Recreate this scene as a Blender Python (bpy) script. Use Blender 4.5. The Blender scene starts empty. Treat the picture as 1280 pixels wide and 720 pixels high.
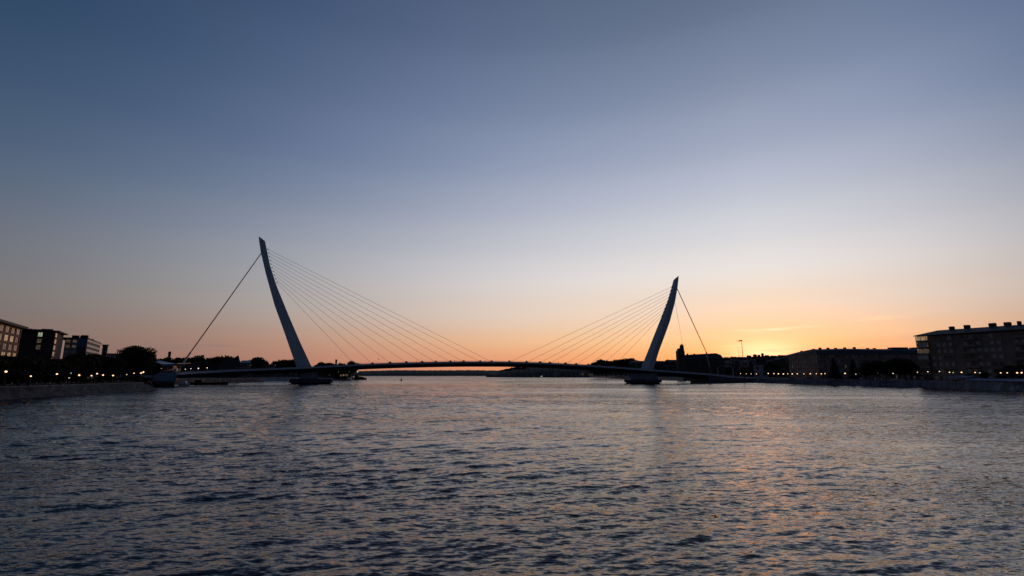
import bpy, math, random
import numpy as np
from mathutils import Vector

random.seed(11)
rng = np.random.default_rng(5)
S = bpy.context.scene
COL = S.collection
R = math.radians
CAM_H = 8.0
PITCH = math.atan(107.0 / 600.0)
CP, SP = math.cos(PITCH), math.sin(PITCH)

# ------------------------------------------------------------------ surveying
def at(px, py, D):
    """point seen at photo pixel (px,py) lying D metres ahead of the camera"""
    u, v = (px - 640) / 600.0, (360 - py) / 600.0
    y, z = CP - v * SP, SP + v * CP
    t = D / y
    return Vector((u * t, D, CAM_H + z * t))

def ground(px, py, z=0.0):
    u, v = (px - 640) / 600.0, (360 - py) / 600.0
    y, dz = CP - v * SP, SP + v * CP
    t = (z - CAM_H) / dz
    return Vector((u * t, y * t, z))

def spot(px, D, z):
    """ground position on height z, D metres ahead, in the direction of photo column px"""
    py = 467.0
    p = at(px, py, D)
    for _ in range(6):
        q = at(px, py, D)
        py += (q.z - z) / D * 600
    return Vector((at(px, py, D).x, D, z))

ORD = ['', 'first', 'second', 'third', 'fourth', 'fifth', 'sixth', 'seventh', 'eighth', 'ninth', 'tenth', 'eleventh', 'twelfth',
       'thirteenth', 'fourteenth', 'fifteenth', 'sixteenth', 'seventeenth', 'eighteenth', 'nineteenth', 'twentieth']
def ordn(i):
    if i <= 20: return ORD[i]
    t = {2: 'twenty', 3: 'thirty', 4: 'forty'}[i // 10]
    return t + 'th' if i % 10 == 0 else t + '-' + ORD[i % 10]
def ordn2(i):
    return {30: 'thirtieth', 40: 'fortieth'}.get(i, ordn(i))

# ------------------------------------------------------------------ materials
def nodes(name):
    m = bpy.data.materials.new(name); m.use_nodes = True
    nt = m.node_tree
    return m, nt, nt.nodes['Principled BSDF']

def mat(name, c, rough=0.8, var=0.25, scale=0.6, metal=0.0, bump=0.0, spec=0.4, stretch=(1, 1, 1)):
    m, nt, b = nodes(name)
    tc = nt.nodes.new('ShaderNodeTexCoord')
    mp = nt.nodes.new('ShaderNodeMapping'); mp.inputs['Scale'].default_value = stretch
    nt.links.new(tc.outputs['Object'], mp.inputs['Vector'])
    n = nt.nodes.new('ShaderNodeTexNoise'); n.inputs['Scale'].default_value = scale
    n.inputs['Detail'].default_value = 6
    nt.links.new(mp.outputs['Vector'], n.inputs['Vector'])
    r = nt.nodes.new('ShaderNodeValToRGB')
    r.color_ramp.elements[0].position = 0.3; r.color_ramp.elements[1].position = 0.7
    r.color_ramp.elements[0].color = (*[x * (1 - var) for x in c], 1)
    r.color_ramp.elements[1].color = (*[min(1, x * (1 + var)) for x in c], 1)
    nt.links.new(n.outputs['Fac'], r.inputs['Fac'])
    nt.links.new(r.outputs['Color'], b.inputs['Base Color'])
    b.inputs['Roughness'].default_value = rough
    b.inputs['Metallic'].default_value = metal
    b.inputs['Specular IOR Level'].default_value = spec
    if bump:
        bp = nt.nodes.new('ShaderNodeBump'); bp.inputs['Strength'].default_value = bump
        bp.inputs['Distance'].default_value = 0.2
        nt.links.new(n.outputs['Fac'], bp.inputs['Height']); nt.links.new(bp.outputs['Normal'], b.inputs['Normal'])
    return m

def glow(name, c, k):
    m, nt, b = nodes(name)
    b.inputs['Base Color'].default_value = (*c, 1)
    b.inputs['Emission Color'].default_value = (*c, 1)
    b.inputs['Emission Strength'].default_value = k
    return m

def litroom(name, c, k):
    """a lit room behind glass: uneven warm light, curtains and furniture"""
    m, nt, b = nodes(name)
    tc = nt.nodes.new('ShaderNodeTexCoord')
    n = nt.nodes.new('ShaderNodeTexNoise'); n.inputs['Scale'].default_value = 1.1; n.inputs['Detail'].default_value = 3
    nt.links.new(tc.outputs['Object'], n.inputs['Vector'])
    mr = nt.nodes.new('ShaderNodeMapRange')
    mr.inputs['From Min'].default_value = 0.3; mr.inputs['From Max'].default_value = 0.75
    mr.inputs['To Min'].default_value = k * 0.25; mr.inputs['To Max'].default_value = k * 1.3
    nt.links.new(n.outputs['Fac'], mr.inputs['Value'])
    nt.links.new(mr.outputs['Result'], b.inputs['Emission Strength'])
    b.inputs['Emission Color'].default_value = (*c, 1)
    b.inputs['Base Color'].default_value = (0.05, 0.05, 0.05, 1)
    b.inputs['Roughness'].default_value = 0.1
    return m

def brick_mat(name, c1, c2, scale=1.0):
    m, nt, b = nodes(name)
    tc = nt.nodes.new('ShaderNodeTexCoord')
    br = nt.nodes.new('ShaderNodeTexBrick')
    br.inputs['Color1'].default_value = (*c1, 1); br.inputs['Color2'].default_value = (*c2, 1)
    br.inputs['Mortar'].default_value = (0.12, 0.11, 0.1, 1)
    br.inputs['Scale'].default_value = scale
    nt.links.new(tc.outputs['Object'], br.inputs['Vector'])
    n = nt.nodes.new('ShaderNodeTexNoise'); n.inputs['Scale'].default_value = 0.25
    nt.links.new(tc.outputs['Object'], n.inputs['Vector'])
    mx = nt.nodes.new('ShaderNodeMix'); mx.data_type = 'RGBA'; mx.blend_type = 'MULTIPLY'
    mx.inputs['Factor'].default_value = 0.6
    nt.links.new(br.outputs['Color'], mx.inputs['A']); nt.links.new(n.outputs['Fac'], mx.inputs['B'])
    nt.links.new(mx.outputs['Result'], b.inputs['Base Color'])
    b.inputs['Roughness'].default_value = 0.9
    return m

def stone_mat(name, c, scale, seam=0.06):
    """blocks of stone with dark seams between"""
    m, nt, b = nodes(name)
    tc = nt.nodes.new('ShaderNodeTexCoord')
    v = nt.nodes.new('ShaderNodeTexVoronoi'); v.feature = 'DISTANCE_TO_EDGE'; v.inputs['Scale'].default_value = scale
    v2 = nt.nodes.new('ShaderNodeTexVoronoi'); v2.inputs['Scale'].default_value = scale
    n = nt.nodes.new('ShaderNodeTexNoise'); n.inputs['Scale'].default_value = 0.15; n.inputs['Detail'].default_value = 8
    for q in (v, v2, n): nt.links.new(tc.outputs['Object'], q.inputs['Vector'])
    r = nt.nodes.new('ShaderNodeValToRGB')
    r.color_ramp.elements[0].color = (0.25, 0.25, 0.25, 1); r.color_ramp.elements[1].color = (1, 1, 1, 1)
    r.color_ramp.elements[1].position = seam
    nt.links.new(v.outputs['Distance'], r.inputs['Fac'])
    r2 = nt.nodes.new('ShaderNodeValToRGB')
    r2.color_ramp.elements[0].color = (*[x * 0.55 for x in c], 1); r2.color_ramp.elements[1].color = (*[x * 1.4 for x in c], 1)
    r2.color_ramp.elements[0].position = .3; r2.color_ramp.elements[1].position = .7
    nt.links.new(n.outputs['Fac'], r2.inputs['Fac'])
    sep = nt.nodes.new('ShaderNodeSeparateColor'); nt.links.new(v2.outputs['Color'], sep.inputs['Color'])
    mr = nt.nodes.new('ShaderNodeMapRange'); mr.inputs['To Min'].default_value = .6; mr.inputs['To Max'].default_value = 1.25
    nt.links.new(sep.outputs['Red'], mr.inputs['Value'])
    m1 = nt.nodes.new('ShaderNodeMix'); m1.data_type = 'RGBA'; m1.blend_type = 'MULTIPLY'; m1.inputs['Factor'].default_value = 1
    nt.links.new(r.outputs['Color'], m1.inputs['A']); nt.links.new(r2.outputs['Color'], m1.inputs['B'])
    m2 = nt.nodes.new('ShaderNodeVectorMath'); m2.operation = 'SCALE'
    nt.links.new(m1.outputs['Result'], m2.inputs[0]); nt.links.new(mr.outputs['Result'], m2.inputs['Scale'])
    nt.links.new(m2.outputs['Vector'], b.inputs['Base Color'])
    b.inputs['Roughness'].default_value = 0.85
    bp = nt.nodes.new('ShaderNodeBump'); bp.inputs['Strength'].default_value = .7; bp.inputs['Distance'].default_value = .25
    nt.links.new(v.outputs['Distance'], bp.inputs['Height']); nt.links.new(bp.outputs['Normal'], b.inputs['Normal'])
    return m

M = dict(
    steel=mat('pylon_steel_paint', (0.66, 0.71, 0.76), 0.45, 0.12, 0.12, stretch=(1, 1, .25)),
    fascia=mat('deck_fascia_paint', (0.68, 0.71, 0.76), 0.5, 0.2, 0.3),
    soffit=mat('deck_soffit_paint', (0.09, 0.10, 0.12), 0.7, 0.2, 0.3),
    asphalt=mat('asphalt', (0.05, 0.05, 0.052), 0.9, 0.3, 1.5),
    cable=mat('cable_sheath', (0.28, 0.27, 0.27), 0.5, 0.1, 1),
    stay=mat('back_stay_paint', (0.16, 0.17, 0.19), 0.5, 0.1, 1),
    palesteel=mat('pale_steel', (0.45, 0.47, 0.52), 0.5, 0.1, 1),
    rail=mat('railing_steel', (0.12, 0.12, 0.13), 0.5, 0.1, 1),
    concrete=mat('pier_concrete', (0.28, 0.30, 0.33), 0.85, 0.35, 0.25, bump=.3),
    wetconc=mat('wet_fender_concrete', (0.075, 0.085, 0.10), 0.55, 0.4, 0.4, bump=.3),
    bluewall=mat('abutment_paint', (0.30, 0.40, 0.52), 0.7, 0.2, 0.15),
    redbase=stone_mat('red_sandstone_rubble', (0.14, 0.06, 0.045), 0.7),
    revet=stone_mat('revetment_stone', (0.088, 0.076, 0.070), 0.55),
    quay=stone_mat('quay_granite', (0.14, 0.16, 0.20), 0.35, .03),
    coping=mat('coping_stone', (0.26, 0.26, 0.27), 0.8, 0.25, 0.8),
    paving=stone_mat('promenade_paving', (0.12, 0.115, 0.11), 0.4, .04),
    earth=mat('earth_and_grass', (0.05, 0.055, 0.035), 0.95, 0.5, 0.05),
    hill=mat('wooded_hill_ground', (0.03, 0.036, 0.024), 0.95, 0.5, 0.06, bump=1.0),
    bark=mat('bark', (0.07, 0.055, 0.04), 0.95, 0.4, 3),
    leaf=mat('dark_leaves', (0.035, 0.045, 0.022), 0.8, 0.45, 0.35, spec=.15),
    leaf2=mat('olive_leaves', (0.045, 0.05, 0.022), 0.8, 0.45, 0.35, spec=.15),
    redleaf=mat('copper_beech_leaves', (0.12, 0.03, 0.022), 0.8, 0.4, 0.5, spec=.15),
    needle=mat('conifer_needles', (0.02, 0.034, 0.024), 0.85, 0.4, 0.6, spec=.1),
    brick=brick_mat('dark_brick', (0.10, 0.06, 0.045), (0.07, 0.045, 0.035), 1.2),
    redbrick=brick_mat('deep_red_brick', (0.10, 0.035, 0.03), (0.07, 0.028, 0.025), 1.2),
    brown=mat('brown_timber_cladding', (0.13, 0.06, 0.035), 0.8, 0.3, .8, stretch=(1, 1, .1)),
    render=mat('grey_brown_render', (0.30, 0.21, 0.17), 0.9, 0.25, 0.2),
    render2=mat('warm_grey_render', (0.28, 0.20, 0.16), 0.9, 0.25, 0.2),
    dark=mat('charcoal_render', (0.06, 0.06, 0.065), 0.8, 0.3, 0.2),
    bluepanel=mat('blue_metal_panel', (0.05, 0.11, 0.24), 0.45, 0.2, 0.3),
    white=mat('off_white_panel', (0.62, 0.58, 0.55), 0.6, 0.1, 0.3),
    whitewall=mat('whitewashed_wall', (0.45, 0.46, 0.50), 0.8, 0.15, 0.3),
    roof=mat('dark_roof_sheet', (0.022, 0.022, 0.025), 0.7, 0.3, 0.3),
    slate=mat('slate_roof', (0.06, 0.065, 0.075), 0.6, 0.3, 0.8),
    tile=mat('brown_roof_tile', (0.09, 0.055, 0.04), 0.8, 0.3, 1.2),
    glass=mat('dark_window_glass', (0.02, 0.022, 0.026), 0.12, 0.3, 0.7, spec=.8),
    curtain=mat('pale_blind_behind_glass', (0.50, 0.45, 0.40), 0.35, 0.3, 0.8, spec=.6),
    frame=mat('window_frame_paint', (0.14, 0.12, 0.11), 0.6, 0.2, 1),
    paleframe=mat('pale_window_frame', (0.35, 0.32, 0.30), 0.6, 0.2, 1),
    lit=litroom('lit_room_amber', (1.0, 0.62, 0.36), 0.34),
    lit2=litroom('lit_room_dim', (1.0, 0.72, 0.5), 0.075),
    lit3=litroom('lit_room_green_white', (0.9, 1.0, 0.7), 0.36),
    lamp=glow('sodium_lamp', (1.0, 0.60, 0.30), 2.3),
    dullglass=mat('unlit_ribbon_glass', (0.03, 0.03, 0.035), 0.6, 0.3, 0.7, spec=.2),
    lampw=glow('white_lamp', (1.0, 0.86, 0.7), 1.7),
    lampg=glow('greenish_lamp', (0.85, 1.0, 0.68), .9),
    lampdim=glow('small_lamp', (1.0, 0.85, 0.7), 0.9),
    canopyblue=mat('blue_canopy_sheet', (0.10, 0.17, 0.32), 0.4, 0.15, 0.2),
    tent=mat('blue_marquee_canvas', (0.13, 0.21, 0.34), 0.7, 0.15, 0.3),
    hull=mat('dark_hull_paint', (0.035, 0.03, 0.03), 0.5, 0.3, 0.5),
    orange=mat('rusty_orange_paint', (0.60, 0.22, 0.11), 0.6, 0.3, 0.4),
    boatwhite=mat('boat_gelcoat', (0.75, 0.75, 0.72), 0.35, 0.08, 0.5),
    rubber=mat('rubber', (0.02, 0.02, 0.02), 0.8, 0.2, 1),
    skin=mat('skin', (0.40, 0.26, 0.19), 0.6, 0.1, 2),
    hair=mat('hair', (0.03, 0.02, 0.015), 0.7, 0.3, 5),
    feather=mat('gull_feathers', (0.10, 0.10, 0.11), 0.8, 0.2, 5),
)
CLOTH = [mat('cloth_%s' % n, c, 0.9, 0.15, 3) for n, c in
         (('navy', (0.03, 0.04, 0.09)), ('grey', (0.25, 0.25, 0.26)), ('pale', (0.55, 0.53, 0.5)), ('black', (0.02, 0.02, 0.02)), ('brick', (0.2, 0.06, 0.05)))]
PAINT = [mat('car_paint_%s' % n, c, 0.3, 0.05, 1, spec=.6) for n, c in
         (('silver', (0.4, 0.42, 0.45)), ('navy', (0.03, 0.05, 0.12)), ('black', (0.015, 0.015, 0.017)), ('white', (0.6, 0.6, 0.6)), ('red', (0.2, 0.02, 0.02)))]

# ------------------------------------------------------------------ mesh helpers
class MB:
    def __init__(s): s.v = []; s.f = []
    def add(s, vs, fs):
        o = len(s.v); s.v += [tuple(v) for v in vs]; s.f += [tuple(i + o for i in f) for f in fs]; return s
    def box(s, x0, x1, y0, y1, z0, z1):
        return s.add([(x0, y0, z0), (x1, y0, z0), (x1, y1, z0), (x0, y1, z0), (x0, y0, z1), (x1, y0, z1), (x1, y1, z1), (x0, y1, z1)],
                     [(3, 2, 1, 0), (4, 5, 6, 7), (0, 1, 5, 4), (1, 2, 6, 5), (2, 3, 7, 6), (3, 0, 4, 7)])
    def obox(s, o, d, n, a0, a1, n0, n1, z0, z1):
        """box along unit dir d (a0..a1) and normal n (n0..n1) from origin o"""
        def p(a, b, z): return (o[0] + d[0] * a + n[0] * b, o[1] + d[1] * a + n[1] * b, z)
        return s.add([p(a0, n0, z0), p(a1, n0, z0), p(a1, n1, z0), p(a0, n1, z0), p(a0, n0, z1), p(a1, n0, z1), p(a1, n1, z1), p(a0, n1, z1)],
                     [(3, 2, 1, 0), (4, 5, 6, 7), (0, 1, 5, 4), (1, 2, 6, 5), (2, 3, 7, 6), (3, 0, 4, 7)])
    def tube(s, p0, p1, r0, r1=None, n=8):
        r1 = r0 if r1 is None else r1
        p0, p1 = Vector(p0), Vector(p1); d = (p1 - p0).normalized()
        a = d.orthogonal().normalized(); b = d.cross(a)
        vs = []
        for p, r in ((p0, r0), (p1, r1)):
            vs += [p + (a * math.cos(2 * math.pi * i / n) + b * math.sin(2 * math.pi * i / n)) * r for i in range(n)]
        fs = [(i, (i + 1) % n, n + (i + 1) % n, n + i) for i in range(n)] + [tuple(range(n))[::-1], tuple(range(n, 2 * n))]
        return s.add(vs, fs)
    def ball(s, c, r, n=8, sq=(1, 1, 1)):
        vs = []; fs = []; k = n // 2
        for j in range(1, k):
            t = math.pi * j / k
            for i in range(n):
                q = 2 * math.pi * i / n
                vs.append((c[0] + r * sq[0] * math.sin(t) * math.cos(q), c[1] + r * sq[1] * math.sin(t) * math.sin(q), c[2] + r * sq[2] * math.cos(t)))
        for j in range(k - 2):
            for i in range(n): fs.append((j * n + i, (j + 1) * n + i, (j + 1) * n + (i + 1) % n, j * n + (i + 1) % n))
        top = len(vs); vs.append((c[0], c[1], c[2] + r * sq[2])); vs.append((c[0], c[1], c[2] - r * sq[2]))
        for i in range(n):
            fs.append((top, i, (i + 1) % n)); fs.append((top + 1, (k - 2) * n + (i + 1) % n, (k - 2) * n + i))
        return s.add(vs, fs)
    def rings(s, rs, cap=True):
        """loft a list of equally long vertex rings"""
        n = len(rs[0]); vs = [v for r in rs for v in r]; fs = []
        for j in range(len(rs) - 1):
            for i in range(n): fs.append((j * n + i, j * n + (i + 1) % n, (j + 1) * n + (i + 1) % n, (j + 1) * n + i))
        if cap: fs += [tuple(range(n))[::-1], tuple(range((len(rs) - 1) * n, len(rs) * n))]
        return s.add(vs, fs)
    def build(s, name, m, parent=None, root=None, smooth=False, fix=True):
        """one mesh object; world-space vertices are made local to the thing's base"""
        me = bpy.data.meshes.new(name)
        o = root.location if root is not None else (parent.location if parent is not None else (0, 0, 0))
        me.from_pydata([(v[0] - o[0], v[1] - o[1], v[2] - o[2]) for v in s.v], [], s.f)
        if fix:
            import bmesh
            bm = bmesh.new(); bm.from_mesh(me); bmesh.ops.recalc_face_normals(bm, faces=bm.faces); bm.to_mesh(me); bm.free()
        if smooth: me.polygons.foreach_set('use_smooth', [True] * len(me.polygons))
        me.materials.append(m); me.update()
        ob = bpy.data.objects.new(name, me); COL.objects.link(ob)
        if parent is not None: ob.parent = parent
        return ob

def thing(name, label, cat, loc=(0, 0, 0), group=None):
    o = bpy.data.objects.new(name, None); COL.objects.link(o)
    o.location = loc; o.empty_display_size = 0.5
    return tag(o, label, cat, group)
def tag(o, label=None, cat=None, group=None, kind=None):
    if label: o['label'] = label
    if cat: o['category'] = cat
    if group: o['group'] = group
    if kind: o['kind'] = kind
    return o
def link(name, me, parent=None):
    o = bpy.data.objects.new(name, me); COL.objects.link(o)
    if parent is not None: o.parent = parent
    return o

# ================================================================== SETTING
ZG = 3.6
# ---- coast lines (water edge), traced over the ground plane
LW = [Vector((-175, -400, 0)), Vector((-160, 60, 0)), ground(0, 499.6), ground(60, 496), ground(125, 492), ground(200, 487.6)]
LW += [Vector((-199, 256, 0)), Vector((-228, 296, 0)), Vector((-242, 330, 0)), Vector((-246, 400, 0)), Vector((-238, 470, 0)), ground(300, 477.6), ground(360, 476.2), ground(438, 474.6),
       Vector((-222, 700, 0)), Vector((-420, 900, 0)), Vector((-900, 1500, 0)), Vector((-2600, 2600, 0))]
RW = [Vector((236, -400, 0)), Vector((229, 60, 0)), ground(1330, 494), ground(1280, 489), ground(1160, 484.3), ground(1080, 482.2), ground(1000, 480), ground(950, 478.5), ground(905, 477.2),
      ground(870, 476), Vector((196, 560, 0)), Vector((185, 640, 0)), Vector((175, 800, 0)), Vector((160, 1010, 0)), Vector((10, 1060, 0)), Vector((-60, 1120, 0)), Vector((60, 1500, 0)), Vector((300, 3500, 0))]

def offset_line(pts, dist, side):
    out = []
    for i, p in enumerate(pts):
        a = pts[max(0, i - 1)]; b = pts[min(len(pts) - 1, i + 1)]
        t = (b - a); t.z = 0; t.normalize()
        n = Vector((-t.y, t.x, 0)) * side
        out.append(p + n * dist)
    return out

def bank(name, W, side, slope, far_x, m):
    top = offset_line(W, slope, side)
    vs = [(p.x, p.y, ZG) for p in top] + [(far_x, top[-1].y, ZG), (far_x, top[0].y, ZG)]
    mb = MB(); mb.add(vs, [tuple(range(len(vs)))])
    me = bpy.data.meshes.new(name); me.from_pydata(mb.v, [], mb.f)
    import bmesh
    bm = bmesh.new(); bm.from_mesh(me); bmesh.ops.triangulate(bm, faces=bm.faces, ngon_method='EAR_CLIP')
    bm.normal_update()
    for f in bm.faces:
        if f.normal.z < 0: f.normal_flip()
    bm.to_mesh(me); bm.free(); me.materials.append(m)
    o = bpy.data.objects.new(name, me); COL.objects.link(o); tag(o, kind='structure')
    return top

ltop = bank('left_bank', LW, 1, 7.0, -6000, M['earth'])
rtop = bank('right_bank', RW, -1, 1.0, 6000, M['earth'])

def subdivide_pair(A, B, step):
    ra, rb = [], []
    for a, b, c, d in zip(A[:-1], A[1:], B[:-1], B[1:]):
        k = max(1, int((b - a).length / step))
        for j in range(k): ra.append(a.lerp(b, j / k)); rb.append(c.lerp(d, j / k))
    return ra + [A[-1]], rb + [B[-1]]

def shore_wall(name, W, side, slope, m, label, cat, rough, i0, i1, ztop=ZG, cope=True, step=2.5):
    t = thing(name, label, cat, (W[i0].x, W[i0].y, 0))
    off = offset_line(W, slope, side)
    A, B = subdivide_pair(W[i0:i1], off[i0:i1], step)
    n = len(A); rows = 6; vs = []; fs = []
    for j in range(rows + 1):
        f = j / rows
        for i in range(n):
            w = rough * (random.random() - .5) * (1 if 0 < j < rows else 0)
            p = A[i].lerp(B[i], -0.25 if j == 0 else f)
            vs.append((p.x + w, p.y + w, (-1.0 if j == 0 else ztop * f - .01) + w * .6))
    for j in range(rows):
        for i in range(n - 1): fs.append((j * n + i, j * n + i + 1, (j + 1) * n + i + 1, (j + 1) * n + i))
    MB().add(vs, fs).build('wall_face', m, t)
    if cope:
        c = MB()
        for i in range(n - 1):
            a, b = B[i], B[i + 1]; d = (b - a); L = d.length
            if L < .01: continue
            d.normalize(); nn = Vector((-d.y, d.x, 0)) * side
            c.obox(a, d, nn, 0.02, L - .02, -.12, .75, ztop - .15, ztop + .22)
        c.build('coping', M['coping'], t)
    return t

shore_wall('stone_revetment', LW, 1, 7.0, M['revet'], 'sloping grey stone revetment along the near left bank', 'revetment', .5, 0, 7)
shore_wall('rubble_embankment', LW, 1, 7.0, M['redbase'], 'dark embankment behind and under the left bridge abutment', 'embankment', .8, 6, 12, cope=False)
shore_wall('far_quay_wall', LW, 1, 7.0, M['quay'], 'low pale quay wall on the far left shore behind the pylon', 'quay wall', .2, 11, 18)
shore_wall('quay_wall', RW, -1, 1.0, M['quay'], 'long blue grey granite quay wall along the right bank', 'quay wall', .08, 0, 9)
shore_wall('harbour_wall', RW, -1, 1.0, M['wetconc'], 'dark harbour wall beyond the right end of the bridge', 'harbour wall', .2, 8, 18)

def promenade(name, W, side, a, b, i0, i1, z, m):
    A, B = offset_line(W, a, side)[i0:i1], offset_line(W, b, side)[i0:i1]
    n = len(A); mb = MB()
    mb.add([(p.x, p.y, z) for p in A] + [(p.x, p.y, z) for p in B], [(i, i + 1, n + i + 1, n + i) for i in range(n - 1)])
    o = mb.build(name, m); tag(o, kind='structure')
promenade('left_promenade', LW, 1, 8.0, 17, 0, 6, ZG + .006, M['paving'])
promenade('right_promenade', RW, -1, 2.0, 9, 0, 9, ZG + .006, M['paving'])
promenade('right_road', RW, -1, 9.5, 17, 0, 9, ZG + .006, M['asphalt'])

# ---- water: one sheet to the horizon, real wind waves, finest where they show
def make_water():
    fine = np.linspace(R(-62), R(62), 1050)
    coarse = np.linspace(R(62), R(298), 90)[1:-1]
    ang = np.concatenate([fine, coarse])
    r = [0.5, 2.0, 5.0, 9.0]
    x = 13.0
    while x < 9000:
        r.append(x); x *= 1.0042 if x < 500 else (1.012 if x < 1500 else 1.1)
    r = np.array(r); nr, na = len(r), len(ang)
    RR, AA = np.meshgrid(r, ang, indexing='ij')
    X0, Y0 = RR * np.sin(AA), RR * np.cos(AA)
    sp = np.maximum(0.0042 * RR * 1.0, 0.00206 * RR)
    sp[r > 500] *= 2.6
    coarse_cols = np.abs(((AA + np.pi) % (2 * np.pi)) - np.pi) > R(62.5)
    sp = np.where(coarse_cols, 0.05 * RR, sp)
    X, Y, Z = X0.copy(), Y0.copy(), np.zeros_like(X0)
    K = 110
    lam = np.exp(np.linspace(math.log(0.42), math.log(6.5), K)); rng.shuffle(lam)
    wind = R(-69)
    g = 0
    for _ in range(9):                                  # gusts strengthen the waves in patches
        th = rng.uniform(0, 2 * np.pi); L = rng.uniform(14, 80)
        g = g + np.sin(2 * np.pi / L * (np.cos(th) * X0 * .6 + np.sin(th) * Y0 * 1.6) + rng.uniform(0, 6.28))
    gust = 1 + 0.12 * g
    lee = np.interp(X0, [-60, -18, 10, 60, 180], [1.75, 1.6, 1.0, .8, .7])   # less wind in the lee of the right bank
    for l in lam:
        k = 2 * np.pi / l
        th = wind + rng.normal(0, 0.42)
        s = float(np.interp(l, [.4, .75, 1.25, 2.1, 4.0, 6.5], [.0155, .0155, .0130, .0098, .0070, .0050])) * rng.uniform(.6, 1.4)
        a = s / k
        w = np.clip((l / sp - 2.4) / 3.0, 0, 1) * gust * lee
        ph = k * (np.cos(th) * X0 + np.sin(th) * Y0) + rng.uniform(0, 6.28)
        Z += w * a * (np.sin(ph))
        q = 0.8 * w * a
        X += q * np.cos(th) * np.cos(ph); Y += q * np.sin(th) * np.cos(ph)
    fade = np.clip(RR / 20.0, 0.2, 1) * np.clip((9000 - RR) / 3000, 0, 1)
    Z *= np.clip((4000 - RR) / 3000, 0, 1)
    lod = np.clip((sp - 0.10) / .45, 0, 1)
    co = np.stack([X, Y, Z], -1).reshape(-1, 3).astype(np.float32)
    i = np.arange(nr - 1)[:, None]; j = np.arange(na)[None, :]
    j2 = (j + 1) % na
    q = np.stack([i * na + j, i * na + j2, (i + 1) * na + j2, (i + 1) * na + j], -1).reshape(-1, 4)[:, ::-1]
    me = bpy.data.meshes.new('water')
    me.vertices.add(len(co)); me.vertices.foreach_set('co', co.ravel())
    nf = len(q)
    me.loops.add(nf * 4); me.loops.foreach_set('vertex_index', q.ravel().astype(np.int32))
    me.polygons.add(nf); me.polygons.foreach_set('loop_start', (np.arange(nf) * 4).astype(np.int32))
    me.polygons.foreach_set('loop_total', np.full(nf, 4, np.int32))
    me.polygons.foreach_set('use_smooth', np.ones(nf, bool))
    me.update(calc_edges=True); me.validate()
    at_ = me.attributes.new('unresolved', 'FLOAT', 'POINT'); at_.data.foreach_set('value', lod.ravel().astype(np.float32))
    o = bpy.data.objects.new('water', me); COL.objects.link(o); tag(o, kind='structure')
    if me.polygons[nf // 2].normal.z < 0: me.flip_normals()
    # material
    m, nt, b = nodes('river_water')
    N, Lk = nt.nodes.new, nt.links.new
    b.inputs['Base Color'].default_value = (0.005, 0.009, 0.017, 1)
    b.inputs['IOR'].default_value = 1.333
    b.inputs['Specular IOR Level'].default_value = 0.5
    b.inputs['Roughness'].default_value = 0.10
    tc = N('ShaderNodeTexCoord')
    def noise(scale, stretch, detail, rough=.6, w=0):
        mp = N('ShaderNodeMapping'); mp.inputs['Scale'].default_value = stretch
        mp.inputs['Rotation'].default_value = (0, 0, R(-12 + w)); mp.inputs['Location'].default_value = (w * 3.1, w * 1.7, 0)
        Lk(tc.outputs['Object'], mp.inputs['Vector'])
        n = N('ShaderNodeTexNoise'); n.inputs['Scale'].default_value = scale; n.inputs['Detail'].default_value = detail
        n.inputs['Roughness'].default_value = rough
        Lk(mp.outputs['Vector'], n.inputs['Vector']); return n.outputs['Fac']
    def math_(op, a, bb=None, c=None):
        n = N('ShaderNodeMath'); n.operation = op
        for k_, v in enumerate((a, bb, c)):
            if v is None: continue
            if isinstance(v, (int, float)): n.inputs[k_].default_value = v
            else: Lk(v, n.inputs[k_])
        return n.outputs[0]
    def slopes(scale, stretch, detail, rough, w, fade=None):
        """a field of surface slopes, sampled point by point so that far ripples keep their sparkle"""
        mp = N('ShaderNodeMapping'); mp.inputs['Scale'].default_value = stretch
        mp.inputs['Rotation'].default_value = (0, 0, R(w)); mp.inputs['Location'].default_value = (w * 3.1, w * 1.7, 0)
        Lk(tc.outputs['Object'], mp.inputs['Vector'])
        n = N('ShaderNodeTexNoise'); n.inputs['Scale'].default_value = scale; n.inputs['Detail'].default_value = detail
        n.inputs['Roughness'].default_value = rough; Lk(mp.outputs['Vector'], n.inputs['Vector'])
        v = N('ShaderNodeVectorMath'); v.operation = 'SUBTRACT'; Lk(n.outputs['Color'], v.inputs[0]); v.inputs[1].default_value = (.5, .5, .5)
        if fade is None: return v.outputs[0]
        k = N('ShaderNodeVectorMath'); k.operation = 'SCALE'; Lk(v.outputs[0], k.inputs[0])
        if isinstance(fade, (int, float)): k.inputs['Scale'].default_value = fade
        else: Lk(fade, k.inputs['Scale'])
        return k.outputs[0]
    def vadd(a, c):
        v = N('ShaderNodeVectorMath'); v.operation = 'ADD'; Lk(a, v.inputs[0]); Lk(c, v.inputs[1]); return v.outputs[0]
    at2 = N('ShaderNodeAttribute'); at2.attribute_name = 'unresolved'
    un = at2.outputs['Fac']
    SL = vadd(slopes(6.5, (.40, 1.3, 1), 4, .6, 19, .72), slopes(2.7, (.38, 1.3, 1), 4, .6, -6, .78))
    SL = vadd(SL, slopes(1.5, (.42, 1.3, 1), 3, .55, 11, math_('MULTIPLY', un, .85)))
    SL = vadd(SL, slopes(.55, (.42, 1.3, 1), 3, .55, -9, math_('MULTIPLY', un, .55)))
    SL = vadd(SL, slopes(.13, (.5, 1.3, 1), 4, .6, 3, math_('MULTIPLY', un, .28)))
    gustn = noise(.020, (.35, 1.5, 1), 5, .62, 4)
    gm = N('ShaderNodeMapRange'); gm.inputs['From Min'].default_value = .36; gm.inputs['From Max'].default_value = .64
    gm.inputs['To Min'].default_value = .3; gm.inputs['To Max'].default_value = 1.3
    Lk(gustn, gm.inputs['Value'])
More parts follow.
